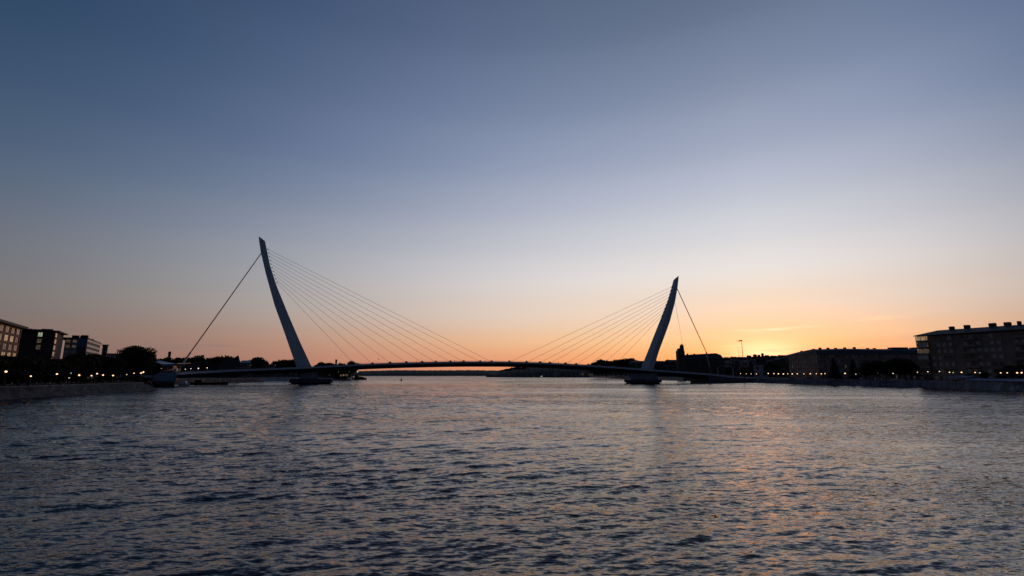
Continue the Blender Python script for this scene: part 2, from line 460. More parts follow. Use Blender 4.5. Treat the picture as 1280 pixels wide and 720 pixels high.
    # sheltered, smoother water beyond the bridge
    sepx = N('ShaderNodeSeparateXYZ'); Lk(tc.outputs['Object'], sepx.inputs[0])
    warp = math_('MULTIPLY_ADD', gustn, 34, sepx.outputs['Y'])
    sh = N('ShaderNodeMapRange'); sh.inputs['From Min'].default_value = 385; sh.inputs['From Max'].default_value = 402
    sh.inputs['To Min'].default_value = 1; sh.inputs['To Max'].default_value = .9
    Lk(warp, sh.inputs['Value'])
    le = N('ShaderNodeMapRange'); le.inputs['From Min'].default_value = -20; le.inputs['From Max'].default_value = 150
    le.inputs['To Min'].default_value = 1.45; le.inputs['To Max'].default_value = .9; Lk(sepx.outputs['X'], le.inputs['Value'])
    amp = math_('MULTIPLY', math_('MULTIPLY', gm.outputs[0], sh.outputs[0]), le.outputs[0])
    k = N('ShaderNodeVectorMath'); k.operation = 'SCALE'; Lk(SL, k.inputs[0]); Lk(amp, k.inputs['Scale'])
    k2 = N('ShaderNodeVectorMath'); k2.operation = 'MULTIPLY'; Lk(k.outputs[0], k2.inputs[0]); k2.inputs[1].default_value = (.6, 1, 0)
    ge = N('ShaderNodeNewGeometry')
    # far normals tilted toward the camera so the water reflects higher, brighter sky
    lf = N('ShaderNodeVectorMath'); lf.operation = 'SCALE'; lf.inputs[0].default_value = (-.012, -.065, 0); Lk(un, lf.inputs['Scale'])
    nn = N('ShaderNodeVectorMath'); nn.operation = 'NORMALIZE'; Lk(vadd(vadd(ge.outputs['Normal'], k2.outputs[0]), lf.outputs[0]), nn.inputs[0])
    Lk(nn.outputs[0], b.inputs['Normal'])
    b.inputs['Roughness'].default_value = .06
    me.materials.append(m)
make_water()

# ---- far wooded hills from their skylines
def hill(name, prof, D, D0, back, m, bumpy=1.0, step=2.0):
    """ridge with a traced skyline, D metres off; foot at D0; real depth behind"""
    xs = [p[0] for p in prof]; ys = [p[1] for p in prof]
    n = int((xs[-1] - xs[0]) / step) + 1
    rows = [(D0, 0.0), (D0 + (D - D0) * .25, .45), (D0 + (D - D0) * .6, .8), (D, 1.0), (D + back * .3, .8), (D + back, 0.0)]
    vs = []
    for (d, f) in rows:
        for i in range(n):
            px = xs[0] + (xs[-1] - xs[0]) * i / (n - 1)
            py = float(np.interp(px, xs, ys))
            top = at(px, py, D).z
            zz = 0.3 + (top - .3) * f + (random.uniform(-1, 1) * bumpy if f > 0 else 0)
            q = at(px, 467, D); sc = d / D
            vs.append((q.x * sc + random.uniform(-1, 1) * bumpy, d + random.uniform(-1, 1) * bumpy, zz if f > 0 else -1))
    fs = [(j * n + i, j * n + i + 1, (j + 1) * n + i + 1, (j + 1) * n + i) for j in range(len(rows) - 1) for i in range(n - 1)]
    o = MB().add(vs, fs).build(name, m); tag(o, kind='structure'); return o

# ---- trees
def crown_mesh(name, seed, h, r, base, nleaf, ls, m, kind='round', nl=11):
    g = np.random.default_rng(seed)
    pts = []
    if kind == 'round':
        lob = []
        for k in range(nl):
            th = g.uniform(0, 2 * np.pi); rr = r * .62 * math.sqrt(g.uniform(0.02, 1)); zz = base + (h - base) * g.uniform(.22, .84)
            lob.append((rr * math.cos(th), rr * math.sin(th), zz, r * g.uniform(.28, .5)))
        lob.append((0, 0, h - r * .42, r * .42)); lob.append((0, 0, base + (h - base) * .45, r * .62))
        w = np.array([l[3] ** 2 for l in lob]); w /= w.sum()
        idx = g.choice(len(lob), nleaf, p=w)
        L = np.array(lob)[idx]
        d = g.normal(size=(nleaf, 3)); d /= np.linalg.norm(d, axis=1)[:, None]
        rad = g.uniform(.35, 1.08, nleaf) ** .6
        P = L[:, :3] + d * (L[:, 3] * rad)[:, None] * np.array([1, 1, .82])
    else:
        z = base + (h - base) * (1 - np.sqrt(g.uniform(0, 1, nleaf)) * 1.0)
        f = (h - z) / (h - base)
        tier = .75 + .25 * np.sin(z * 5.0)
        rr = r * f * tier * np.sqrt(g.uniform(.1, 1, nleaf)); th = g.uniform(0, 2 * np.pi, nleaf)
        P = np.stack([rr * np.cos(th), rr * np.sin(th), z - rr * .15], 1)
    a = g.normal(size=(nleaf, 3)); a /= np.linalg.norm(a, axis=1)[:, None]
    b = np.cross(a, g.normal(size=(nleaf, 3))); b /= np.linalg.norm(b, axis=1)[:, None]
    s = (ls * g.uniform(.5, 1.2, nleaf))[:, None]
    V = np.stack([P - a * s, P - b * s * .5, P + a * s, P + b * s * .5], 1).reshape(-1, 3)
    F = np.arange(nleaf * 4).reshape(-1, 4)
    me = bpy.data.meshes.new(name); me.from_pydata(V.tolist(), [], F.tolist()); me.materials.append(m)
    return me

def trunk_mesh(name, h, base, r, seed, m, limbs=6, cone=False):
    g = random.Random(seed); mb = MB()
    pts = [Vector((0, 0, -0.3))]; n = 5
    top = h * (.93 if cone else .72)
    for i in range(1, n + 1): pts.append(Vector((g.uniform(-.2, .2), g.uniform(-.2, .2), top * i / n)))
    t0 = h * .022 + .06
    for i in range(n): mb.tube(pts[i], pts[i + 1], t0 * (1 - i / n * .8), t0 * (1 - (i + 1) / n * .8), 7)
    if not cone:
        for k in range(limbs):
            z = base + (h - base) * g.uniform(-.05, .4); th = g.uniform(0, 6.28)
            a = Vector((0, 0, z)); b = a + Vector((math.cos(th) * r * .45, math.sin(th) * r * .45, h * .13)); c = b + Vector((math.cos(th) * r * .3, math.sin(th) * r * .3, h * .12))
            mb.tube(a, b, t0 * .4, t0 * .25, 5); mb.tube(b, c, t0 * .25, t0 * .08, 5)
    o = mb; me = bpy.data.meshes.new(name); me.from_pydata(o.v, [], o.f); me.materials.append(m); return me

TREES = {}
def proto(key, **k):
    TREES[key] = (crown_mesh('crown', k['seed'], k['h'], k['r'], k['base'], k['n'], k['ls'], k['m'], k.get('kind', 'round'), k.get('nl', 11)),
                  trunk_mesh('trunk', k['h'], k['base'], k['r'], k['seed'], M['bark'], cone=k.get('kind') == 'cone'), k['h'])
for i in range(4):
    proto('park%d' % i, seed=20 + i, h=12, r=4.6 + .3 * i, base=2.2, n=5200, ls=.42, m=M['leaf'] if i % 2 else M['leaf2'])
for i in range(3):
    proto('far%d' % i, seed=40 + i, h=12, r=5.4, base=1.0, n=1300, ls=.85, m=M['leaf'], nl=8)
proto('big', seed=66, h=19, r=9.6, base=2.0, n=24000, ls=.5, m=M['leaf'], nl=46)
proto('copper', seed=62, h=12, r=5.4, base=1.5, n=1600, ls=.8, m=M['redleaf'])
proto('cone', seed=63, h=14, r=4.2, base=1.2, n=4200, ls=.45, m=M['needle'], kind='cone')

def tree(key, px, py_top, D, label, name='park_tree', group=None, z=ZG, wide=1.0, rot=None):
    base = spot(px, D, z); top = at(px, py_top, D).z
    h = top - z; cm, tm, hh = TREES[key]
    t = thing(name, label, 'tree', base, group)
    t.rotation_euler = (0, 0, random.uniform(0, 6.28) if rot is None else rot)
    s = h / hh; t.scale = (s * wide, s * wide, s)
    link('crown', cm, t); link('trunk', tm, t); return t
def shrub(px, D, h, w, label, group=None):
    p = spot(px, D, ZG); t = thing('shrub', label, 'shrub', p, group)
    cm, tm, hh = TREES['far%d' % (int(px) % 3)]
    s = h / hh; t.scale = (w / 10.8, w / 10.8, s); link('crown', cm, t); link('trunk', tm, t); return t
# ================================================================== THE BRIDGE
def catmull(P, n):
    out = []
    for i in range(len(P) - 1):
        p0, p1, p2, p3 = P[max(0, i - 1)], P[i], P[i + 1], P[min(len(P) - 1, i + 2)]
        for k in range(n):
            t = k / n
            out.append(0.5 * ((2 * p1) + (p2 - p0) * t + (2 * p0 - 5 * p1 + 4 * p2 - p3) * t * t + (3 * p1 - p0 - 3 * p2 + p3) * t ** 3))
    return out + [P[-1]]

bridge = thing('cable_stayed_bridge', 'slender cable-stayed bridge with two leaning pale steel pylons spanning the river', 'bridge', (-160, 378, 0))
HW = 10.0                                               # half width of the deck
edge = [(205, 467.2, 318), (223, 465.6, 325), (255, 464.0, 341), (300, 461.6, 357), (345, 459.9, 369), (385, 458.3, 377), (440, 455.4, 382), (500, 453.2, 386), (560, 451.9, 389), (600, 451.7, 390),
        (640, 452.0, 391), (690, 453.6, 392), (740, 456.4, 393), (780, 459.0, 393.5), (812, 461.6, 395), (850, 464.2, 402), (885, 466.8, 414), (915, 469.8, 430), (940, 471.6, 448)]
path = catmull([at(*e) for e in edge], 6)
def frame_at(i):
    a, b = path[max(0, i - 1)], path[min(len(path) - 1, i + 1)]
    t = (b - a); t.z = 0; t.normalize(); return t, Vector((-t.y, t.x, 0))
deck, fas, soff, road = MB(), MB(), MB(), MB()
ringF, ringS, ringR, ringK = [], [], [], []
for i, p in enumerate(path):
    t, n = frame_at(i)                                  # n points away from the camera
    z = p.z - .1
    dd = 4.0
    def q(off, zz): return (p.x + n.x * off, p.y + n.y * off, zz)
    ringF.append([q(0, z - 1.35), q(0, z), q(.5, z), q(.5, z - 1.35)])
    ringK.append([q(2 * HW, z - 1.35), q(2 * HW, z), q(2 * HW - .5, z), q(2 * HW - .5, z - 1.35)])
    ringS.append([q(.25, z - 1.351), q(.5, z - .3), q(2 * HW - .5, z - .3), q(2 * HW - .25, z - 1.351), q(HW + 5.0, z - dd), q(HW - 5.0, z - dd)])
    ringR.append([q(.52, z - .29), q(.52, z - .15), q(2 * HW - .52, z - .15), q(2 * HW - .52, z - .29)])
fas.rings(ringF); fas.rings(ringK); soff.rings(ringS); road.rings(ringR)
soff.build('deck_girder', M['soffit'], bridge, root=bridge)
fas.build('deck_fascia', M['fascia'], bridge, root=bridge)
road.build('roadway', M['asphalt'], bridge, root=bridge)
# railings on both edges
for off in (0.25, 2 * HW - .25):
    mb = MB(); acc = 0
    for i in range(len(path) - 1):
        t, n = frame_at(i); t2, n2 = frame_at(i + 1)
        a = path[i] + n * off; b = path[i + 1] + n2 * off
        for hz, rr in ((.72, .05), (.3, .028), (0.0, .028)):
            mb.tube(a + Vector((0, 0, hz)), b + Vector((0, 0, hz)), rr, n=4)
        L = (b - a).length; k = max(1, int(L / 2.0))
        for j in range(k):
            c = a.lerp(b, j / k); mb.tube(c + Vector((0, 0, -.35)), c + Vector((0, 0, .74)), .035, n=4)
    mb.build('railing', M['rail'], bridge, root=bridge)

def pylon(L_, R_, crease, D, dep0, dep1):
    """tapering box mast lofted through its two traced edges; a folded outer facet"""
    def interp(P, y):
        ys = [p[1] for p in P]; return float(np.interp(y, ys, [p[0] for p in P]))
    y1 = min(L_[-1][1], R_[-1][1]); ytop = max(L_[0][1], R_[0][1])
    rings = []
    N = 26
    for k in range(N + 1):
        y = y1 + (ytop - y1) * k / N
        f = k / N; dep = dep0 + (dep1 - dep0) * f
        xl, xr = interp(L_, y), interp(R_, y); c = crease(f)
        xc = xl + (xr - xl) * c
        a, cc, b = at(xl, y, D), at(xc, y, D), at(xr, y, D)
        sx = 1 if a.x < 0 else -1                       # the far corners stay behind the near ones
        w = b.x - a.x; h_ = dep / 2
        if a.x < 0:
            rings.append([Vector((a.x, D - dep * .1, a.z)), Vector((cc.x, D - h_, a.z)), Vector((b.x, D - h_, a.z)), Vector((b.x - .42 * dep * .5 - .12 * w, D + h_ * .3, a.z)), Vector((b.x - .3 * w - .42 * dep, D + h_, a.z)), Vector((a.x + .1 * w, D + h_, a.z))])
        else:
            rings.append([Vector((a.x, D + dep * .05, a.z)), Vector((cc.x, D - h_, a.z)), Vector((b.x, D - h_ * .2, a.z)), Vector((b.x - .05 * w, D + h_ * .5, a.z)), Vector((b.x - .3 * w, D + h_, a.z)), Vector((a.x + .35 * w + .15 * dep, D + h_, a.z))])
    # slanted blade tip
    tipL, tipR = L_[0], R_[0]
    tip = tipL if tipL[1] < tipR[1] else tipR
    tp = at(tip[0], tip[1], D); last = rings[-1]
    top = []
    xs = [v.x for v in last]; lo, hi = min(xs), max(xs)
    for v in last:
        f = (hi - v.x) / (hi - lo) if tip is tipL else (v.x - lo) / (hi - lo)
        top.append(Vector((v.x + (tp.x - (lo if tip is tipL else hi)) * f * .98, D + (v.y - D) * (1 - .6 * f), v.z + (tp.z - v.z) * f)))
    rings.append(top)
    return rings

PL = [(323.3, 295.4), (326.2, 315), (332.7, 342.7), (343.7, 382), (355.4, 414.1), (365.6, 443.3), (372.0, 461)]
PR = [(332.9, 302.4), (335, 312), (339.4, 332.5), (348.1, 358.7), (362.7, 393.7), (377.3, 427.2), (393.4, 461)]
QL = [(841.9, 350), (837.8, 365.6), (834.4, 376.7), (826.7, 396.7), (817.8, 418.9), (810, 438.9), (800.2, 463)]
QR = [(848.4, 344.6), (846.9, 358.9), (843.6, 377.8), (837, 402.2), (830.2, 421), (823.4, 438.9), (816.2, 463)]
D1, D2 = 387.0, 403.0
def build_pylon(rings):
    mb = MB(); mb.rings(rings); return mb.build('pylon', M['steel'], bridge, root=bridge)
p1 = build_pylon(pylon(PL, PR, lambda f: .20 - .06 * f, D1, 8.5, 4.2))
p2 = build_pylon(pylon(QL, QR, lambda f: .52 - .22 * f, D2, 8.0, 3.6))
# aircraft-warning ladder lugs down the cable side of each pylon
def interp_edge(P, y): return float(np.interp(y, [p[1] for p in P], [p[0] for p in P]))
def cyl(a, b, r, m, name, par=bridge, n=6):
    return MB().tube(a, b, r, n=n).build(name, m, par, root=bridge, smooth=True)

def cables(land, edgeP, ytop, ybot, D, sgn):
    k = len(land); anchors = []
    for i, px in enumerate(land):
        f = i / (k - 1)
        y = ytop + (ybot - ytop) * f
        j = min(range(len(path)), key=lambda q: abs((at(px, 455, path[q].y).x) - path[q].x))
        t, n = frame_at(j); base = path[j]
        pxx = interp_edge(edgeP, y)
        topp = at(pxx, y, D)
        for off in (HW,):
            lo = Vector((at(px, 455, base.y).x, base.y, base.z)) + n * off + Vector((0, 0, -.1))
            hi = topp + Vector((-.25 * sgn, (off - HW) * .45, 0))
            cyl(hi, lo, .10, M['cable'], 'stay_cable')
        c = Vector((at(px, 455, base.y).x, base.y, base.z)) + n * HW
        mb = MB(); mb.obox(c, t, n, -1.1, 1.1, -2.2, 2.2, base.z - .5, base.z + .55)
        mb.obox(c, t, n, -.4, .5, -2.0, -1.2, base.z + .55, base.z + 1.25); mb.obox(c, t, n, -.4, .5, 1.2, 2.0, base.z + .55, base.z + 1.25)
        mb.build('cable_anchor', M['rail'], bridge, root=bridge)
        lug = MB(); lug.box(topp.x - .3, topp.x + .3, topp.y - .7, topp.y + .7, topp.z - .35, topp.z + .25)
        lug.build('cable_lug', M['rail'], bridge, root=bridge)
cables([614.5, 599.7, 578.6, 562, 543.5, 526, 506, 485.3, 463, 440.5], PR, 311.5, 353, D1, 1)
cables([637, 659, 676.5, 689, 709, 722.5, 738, 753, 770], QL, 358.5, 394, D2, -1)
# back stays
def backstay(a, b, c, r):
    cyl(a, b, r, M['stay'], 'back_stay', n=8); cyl(b, c, r * 1.7, M['palesteel'], 'stay_anchorage', n=8)
for dy in (0,):
    a = at(326.6, 316.5, D1 + dy * .4); c = at(222.5, 462.6, 338 + dy); b = a.lerp(c, .87)
    backstay(a, b, c, .36)
a = at(846.3, 360.5, D2); b = at(882.8, 440, 418); c = at(888.5, 466, 424)
backstay(a, b, c, .33)
a = at(843.8, 378, D2 + 2); c = at(859.5, 465, 414); cyl(a, c, .09, M['palesteel'], 'guy_cable')
# piers in the water
def pier(px0, px1, sx0, sx1, D, zt, zcap):
    x0, x1 = at(px0, 475, D - 8).x, at(px1, 475, D - 8).x
    mb = MB(); r = 3.0; rings = []
    for z, ins in ((-2, 2.2), (.7, 1.6), (1.1, 0), (zcap - .5, 0), (zcap, .5)):
        ring = []
        for cx, cy, a0 in ((x1 - r, D + 10 - r, 0), (x0 + r, D + 10 - r, 90), (x0 + r, D - 8 + r, 180), (x1 - r, D - 8 + r, 270)):
            for k in range(5):
                an = R(a0 + 22.5 * k); ring.append((cx + (r) * math.cos(an) - ins * math.copysign(1, cx - (x0 + x1) / 2), cy + r * math.sin(an) - ins * math.copysign(1, cy - D - 1), z))
        rings.append(ring)
    kk = (x0 + x1) / 2 / D
    mb.rings([[(v[0] + kk * (v[1] - D + 8), v[1], v[2]) for v in r_] for r_ in rings])
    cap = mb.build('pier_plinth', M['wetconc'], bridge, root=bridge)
    s0, s1 = at(sx0, 468, D - 4).x, at(sx1, 468, D - 4).x
    st = MB(); st.rings([[(s0, D - 4, zcap - .05), (s1, D - 4, zcap - .05), (s1 + 9 * kk, D + 5, zcap - .05), (s0 + 9 * kk, D + 5, zcap - .05)],
                         [(s0 - .4, D - 4, zt), (s1 - .8, D - 4, zt), (s1 - .8 + 9 * kk, D + 5, zt), (s0 - .4 + 9 * kk, D + 5, zt)]])
    st.build('pier_stem', M['concrete'], bridge, root=bridge)
    lad = MB()
    for k in range(2): lad.tube((x0 + 6 + k * .5, D - 8.15, .2), (x0 + 6 + k * .5, D - 8.15, zcap + .9), .04, n=4)
    for k in range(8): lad.tube((x0 + 6, D - 8.15, .4 + k * .4), (x0 + 6.5, D - 8.15, .4 + k * .4), .03, n=4)
    lad.build('ladder', M['rail'], bridge, root=bridge)
pier(361, 416.5, 374, 398, D1, 10.4, 4.2)
pier(780, 827.5, 788, 822, D2, 9.2, 3.4)
# left abutment: blue painted wall on a dark red footing, then the ramp behind it
a0, a1 = at(184, 470, 300), at(220.5, 470, 300)
zT0, zT1 = at(184, 467.5, 300).z, at(220.5, 465.9, 300).z
zM0, zM1 = at(196, 476.0, 300).z, at(220.5, 477.2, 300).z
mb = MB(); mb.rings([[(a0.x, 300, zM0), (a1.x, 300, zM1), (a1.x, 300, zT1), (a0.x, 300, zT0)],
                     [(a0.x - 30, 334, zM0), (a1.x - 25, 334, zM1), (a1.x - 25, 334, zT1), (a0.x - 30, 334, zT0)]])
mb.build('abutment', M['bluewall'], bridge, root=bridge)
b0 = at(195, 470, 299)
mb = MB(); mb.rings([[(b0.x + 8, 298.5, -1.5), (a1.x + .5, 298.5, -1.5), (a1.x + .5, 298.5, zM1 - .02), (b0.x - 2, 298.5, zM0 - .02)],
                     [(b0.x - 26, 334, -1.5), (a1.x - 25, 334, -1.5), (a1.x - 25, 334, zM1 - .02), (b0.x - 26, 334, zM0 - .02)]])
mb.build('abutment_footing', M['redbase'], bridge, root=bridge)
# curved parapet sweeping up to the anchorage
mb = MB()
pp = [at(190, 466.2, 301), at(205, 463.9, 303), at(214, 462.0, 308), at(221, 459.2, 318)]
pp = catmull(pp, 6)
for a, b in zip(pp[:-1], pp[1:]): mb.tube(a, b, .28, n=6)
mb.build('parapet_rail', M['orange'], bridge, root=bridge)
mb = MB(); q_ = at(222.5, 463, 334); mb.box(q_.x - 1.3, q_.x + .7, 331, 333, q_.z - 1.2, q_.z + 1.5)
mb.build('anchor_housing', M['palesteel'], bridge, root=bridge)
# right landing ramp
e0, e1 = path[-22], path[-1]
mb = MB()
ii = [i for i in range(len(path)) if path[i].x / path[i].y > at(880, 467, 400).x / 400]; rr_ = []
for i in ii:
    p = path[i]; t, n = frame_at(i)
    rr_.append([tuple(Vector((p.x, p.y, -1)) - n * .5 ), (p.x - n.x * .3, p.y - n.y * .3, p.z - 1.5), (p.x + n.x * 2 * HW, p.y + n.y * 2 * HW, p.z - 1.5), (p.x + n.x * 2 * HW, p.y + n.y * 2 * HW, -1)])
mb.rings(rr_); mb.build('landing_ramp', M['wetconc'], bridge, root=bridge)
# light masts standing on the deck are things of their own
LAMPS = []
def lamp_post(px, py, D, z, kind, label, group, name='street_lamp', r=.34, style='globe'):
    r *= .72 + .5 * ((px * 7.31) % 1.0)
    top = at(px, py, D); base = Vector((top.x, D, z))
    t = thing(name, label, 'street lamp', base, group)
    mb = MB(); mb.tube(base, (base.x, D, z + .5), .11, .09, 6); mb.tube((base.x, D, z + .5), (base.x, D, top.z - r * .6), .06, .045, 6)
    mb.build('pole', M['rail'], t)
    hd = MB(); hd.ball((top.x, D, top.z), r, 10, (1, 1, .85)); hd.build('lamp_globe', M[kind], t, smooth=True)
    cap = MB(); cap.tube((top.x, D, top.z + r * .78), (top.x, D, top.z + r * 1.05), r * .55, r * .2, 8); cap.build('lamp_cap', M['rail'], t)
    return t

# ================================================================== BUILDINGS
def window_set(root, wins, mats, framed, cap=96):
    """wins: list of (o,d,n,a0,a1,nz,z0,z1,matkey)"""
    rest = {}
    for k, (o, d, n, a0, a1, off, z0, z1, mk) in enumerate(wins):
        if k < cap:
            w = MB().obox(o, d, n, a0, a1, off, off + .06, z0, z1).build('window', M[mk], root, fix=False)
            if framed:
                f = MB(); e = .1
                f.obox(o, d, n, a0 - e, a1 + e, off - .06, off + .02, z1, z1 + e); f.obox(o, d, n, a0 - e, a1 + e, off - .1, off + .02, z0 - e, z0)
                f.obox(o, d, n, a0 - e, a0, off - .06, off + .02, z0, z1); f.obox(o, d, n, a1, a1 + e, off - .06, off + .02, z0, z1)
                mid = (a0 + a1) / 2; f.obox(o, d, n, mid - .05, mid + .05, off - .06, off - .003, z0, z1)
                fo = f.build('frame', M[framed], w, root=root); fo.parent = w
        else:
            rest.setdefault(mk, MB()).obox(o, d, n, a0, a1, off, off + .06, z0, z1)
    if rest:
        allb = MB(); mts = []; idx = []
        for mk, b in rest.items():
            mts.append(M[mk]); nf = len(allb.f); allb.add(b.v, b.f); idx += [len(mts) - 1] * len(b.f)
        ob = allb.build('window_rows', mts[0], root, fix=False)
        for m_ in mts[1:]: ob.data.materials.append(m_)
        ob.data.polygons.foreach_set('material_index', idx); ob['kind'] = 'stuff'

def facade(mb, wins, o, d, n, L, z0, z1, st, bays, wfrac=.55, hfrac=.58, depth=.3, pick=None, a_start=0.0, skip0=0):
    """n points INTO the building. Piers and spandrels stand proud of the recessed glass."""
    sh = (z1 - z0) / st; bw = (L - a_start) / bays
    for s in range(st):
        zb = z0 + s * sh
        lo = zb + sh * (1 - hfrac) * .55; hi = lo + sh * hfrac
        mb.obox(o, d, n, a_start, L, 0, depth, zb, lo); mb.obox(o, d, n, a_start, L, 0, depth, hi, zb + sh - .004)
        for b in range(bays + 1):
            c = a_start + b * bw; w = bw * (1 - wfrac) / 2
            x0, x1 = max(a_start, c - w), min(L, c + w)
            mb.obox(o, d, n, x0, x1, 0.004, depth, lo, hi)
        if s < skip0: continue
        for b in range(bays):
            c = a_start + (b + .5) * bw; w = bw * wfrac / 2
            wins.append((o, d, n, c - w, c + w, depth - .09, lo, hi, pick(s, b) if pick else 'glass'))

def unit(v): v = Vector((v[0], v[1], 0)); v.normalize(); return v

def simple_block(name, label, cat, C, dA, LA, LB, z0, z1, st, bA, bB, wall, roofm, side=1, pick=None, pickB=None, over=.6, roof_t=.5, framed=None, group=None, skip0=0, wf=.55, hf=.58, tops=(), dep=.3):
    """corner C nearest the camera; facade A along dA, facade B along dB (perp)"""
    dA = unit(dA); dB = Vector((-dA.y, dA.x, 0)) * side
    root = thing(name, label, cat, (C.x, C.y, z0), group)
    core = MB(); core.obox(C, dA, dB, dep, LA - .002, dep, LB - .002, z0 - .5, z1 - .004)
    wins = []
    w = MB(); w.v, w.f = core.v, core.f
    facade(w, wins, C, dA, dB, LA, z0, z1, st, bA, wf, hf, dep + .002, pick, skip0=skip0)
    facade(w, wins, C, dB, dA, LB, z0, z1, st, bB, wf, hf, dep, pickB or pick, a_start=dep + .006, skip0=skip0)
    w.build('wall', M[wall], root)
    r = MB(); r.obox(C, dA, dB, -over, LA + over, -over, LB + over, z1, z1 + roof_t)
    ro = r.build('roof', M[roofm], root)
    for (fa, fb, la, lb, hh) in tops:
        b = MB().obox(C, dA, dB, fa * LA, fa * LA + la, fb * LB, fb * LB + lb, z1 + roof_t - .05, z1 + roof_t + hh)
        b.build('plant_room' if la > 2 else 'chimney', M[roofm], ro, root=root)
    window_set(root, wins, None, framed)
    return root, dA, dB

def hipped(root, C, dA, dB, LA, LB, z1, hr, over, ins, m):
    """hipped roof over the block"""
    def p(a, b, z): return (C.x + dA.x * a + dB.x * b, C.y + dA.y * a + dB.y * b, z)
    lo = [p(-over, -over, z1), p(LA + over, -over, z1), p(LA + over, LB + over, z1), p(-over, LB + over, z1)]
    hi = [p(ins, LB * .35, z1 + hr), p(LA - ins, LB * .35, z1 + hr), p(LA - ins, LB * .65, z1 + hr), p(ins, LB * .65, z1 + hr)]
    base = [(v[0], v[1], z1 - .3) for v in lo]
    return MB().rings([base, lo, hi]).build('roof', m, root)

rnd = random.Random(3)
# --- left: brown timber-framed apartment house with warm windows
C = at(28, 408.5, 200); z1 = C.z
def pk1(s, b):
    if b in (1, 2, 4) or s >= 6: return rnd.choice(['lit', 'lit', 'lit2', 'curtain'])
    return rnd.choice(['lit', 'lit2', 'glass', 'lit2'])
E = at(-26, 401, 158)
root, dA, dB = simple_block('apartment_house', 'brown apartment house at the left edge with rows of amber windows', 'apartment house', Vector((C.x, C.y, ZG)),
                            (E.x - C.x, E.y - C.y), 44, 14, ZG, z1 - .9, 7, 6, 3, 'brown', 'roof', side=-1, pick=pk1, over=1.6, roof_t=.9, framed='frame', wf=.70, hf=.70)
# --- left: second house, dark red brick
C = at(70, 413.4, 240)
def pk2(s, b): return rnd.choice(['lit', 'lit2', 'lit']) if b == 0 else 'dullglass'
def pk2b(s, b): return ('lit3' if s == 7 else rnd.choice(['lit', 'lit2'])) if b == 2 and s > 4 else 'dullglass'
E = at(87, 420, 275)
root, dA, dB = simple_block('brick_apartment_house', 'dark red brick apartment house with a narrow column of lit windows', 'apartment house', Vector((C.x, C.y, ZG)),
                            (E.x - C.x, E.y - C.y), 24, 15, ZG, C.z - .6, 8, 4, 7, 'redbrick', 'roof', side=1, pick=pk2, pickB=pk2b, over=1.5, roof_t=.6, framed='frame', wf=.72, hf=.66, dep=.12,
                            tops=((.05, .1, 3, 4, .8), (.1, .6, 3, 3, .7), (.25, .3, 2.5, 5, .8)))
# pale link building between houses
C = at(82, 422, 300)
simple_block('pale_low_house', 'small pale house with lit top floor between the red brick house and the blue office', 'house', Vector((C.x, C.y, ZG)), (.74, .67), 6, 12, ZG, C.z - .5, 8, 2, 3,
             'render', 'roof', side=1, pick=lambda s, b: 'lit2' if s > 5 else 'curtain', over=.4, roof_t=.5, framed='paleframe', wf=.6, hf=.5)
# --- left: office with blue flank and white ribbon facade
C = at(110, 422.5, 330); E = at(128, 429.5, 392)
dA = unit((E.x - C.x, E.y - C.y)); dB = Vector((-dA.y, dA.x, 0)); LA, LB = 66, 10
root = thing('office_building', 'office block with a blue flank and white ribbon-window facade behind the left trees', 'office', (C.x, C.y, ZG))
z1 = C.z
w = MB(); w.obox(C, dA, dB, .3, LA, .3, LB, ZG - .5, z1 - 2.6); w.build('core', M['dark'], root)
band = MB()
for s in range(9):
    zz = z1 - 1.5 - 3.3 * s
    band.obox(C, dA, dB, 0, LA, -.1, .28, zz - .9, zz + .75)
band.build('white_band', M['white'], root)
for s in range(8):
    zz = z1 - 1.5 - 3.3 * s
    MB().obox(C, dA, dB, .1, LA - .1, .1, .298, zz - 2.55, zz - .9).build('ribbon_window', M['dullglass'], root)
MB().obox(C, dA, dB, -.25, 0.0, .0, LB, z1 - 5.8, z1 - .6).build('blue_panel', M['bluepanel'], root)
MB().obox(C, dA, dB, -.2, .29, .3, LB, ZG, z1 - 5.8).build('dark_flank', M['dark'], root)
ro = MB().obox(C, dA, dB, -.4, LA + .4, -.4, LB + 6, z1 - .6, z1).build('roof', M['roof'], root)
for a, b, la, hh in ((1, 5, 3, 1.6), (2, .5, 4, 2.0), (10, 2, 3, 1.9), (26, 2, 3, 1.2), (40, 2, 4, 1.6)):
    MB().obox(C, dA, dB, a, a + la, b, b + 3.5, z1 - .02, z1 + hh).build('plant_room', M['roof'], ro, root=root)
C = at(128.5, 430.5, 400)
simple_block('roof_terrace_house', 'narrow dark house with a balcony roof at the right end of the ribbon-window office', 'house', Vector((C.x, C.y, ZG)), (.78, .62), 3.4, 8, ZG, C.z - .5, 8, 2, 3, 'dark', 'roof', side=1,
             pick=lambda s, b: 'curtain' if s == 6 else 'glass', over=.8, roof_t=.4, framed='paleframe')
C = at(134, 441.5, 420)
simple_block('sloping_terrace', 'low grey terrace stepping down between the office and the big round tree', 'house', Vector((C.x, C.y, ZG)), (.8, .6), 11, 8, ZG, C.z - .5, 5, 3, 3, 'render2', 'roof', side=1,
             pick=lambda s, b: rnd.choice(['curtain', 'glass']), over=.3, roof_t=.4)

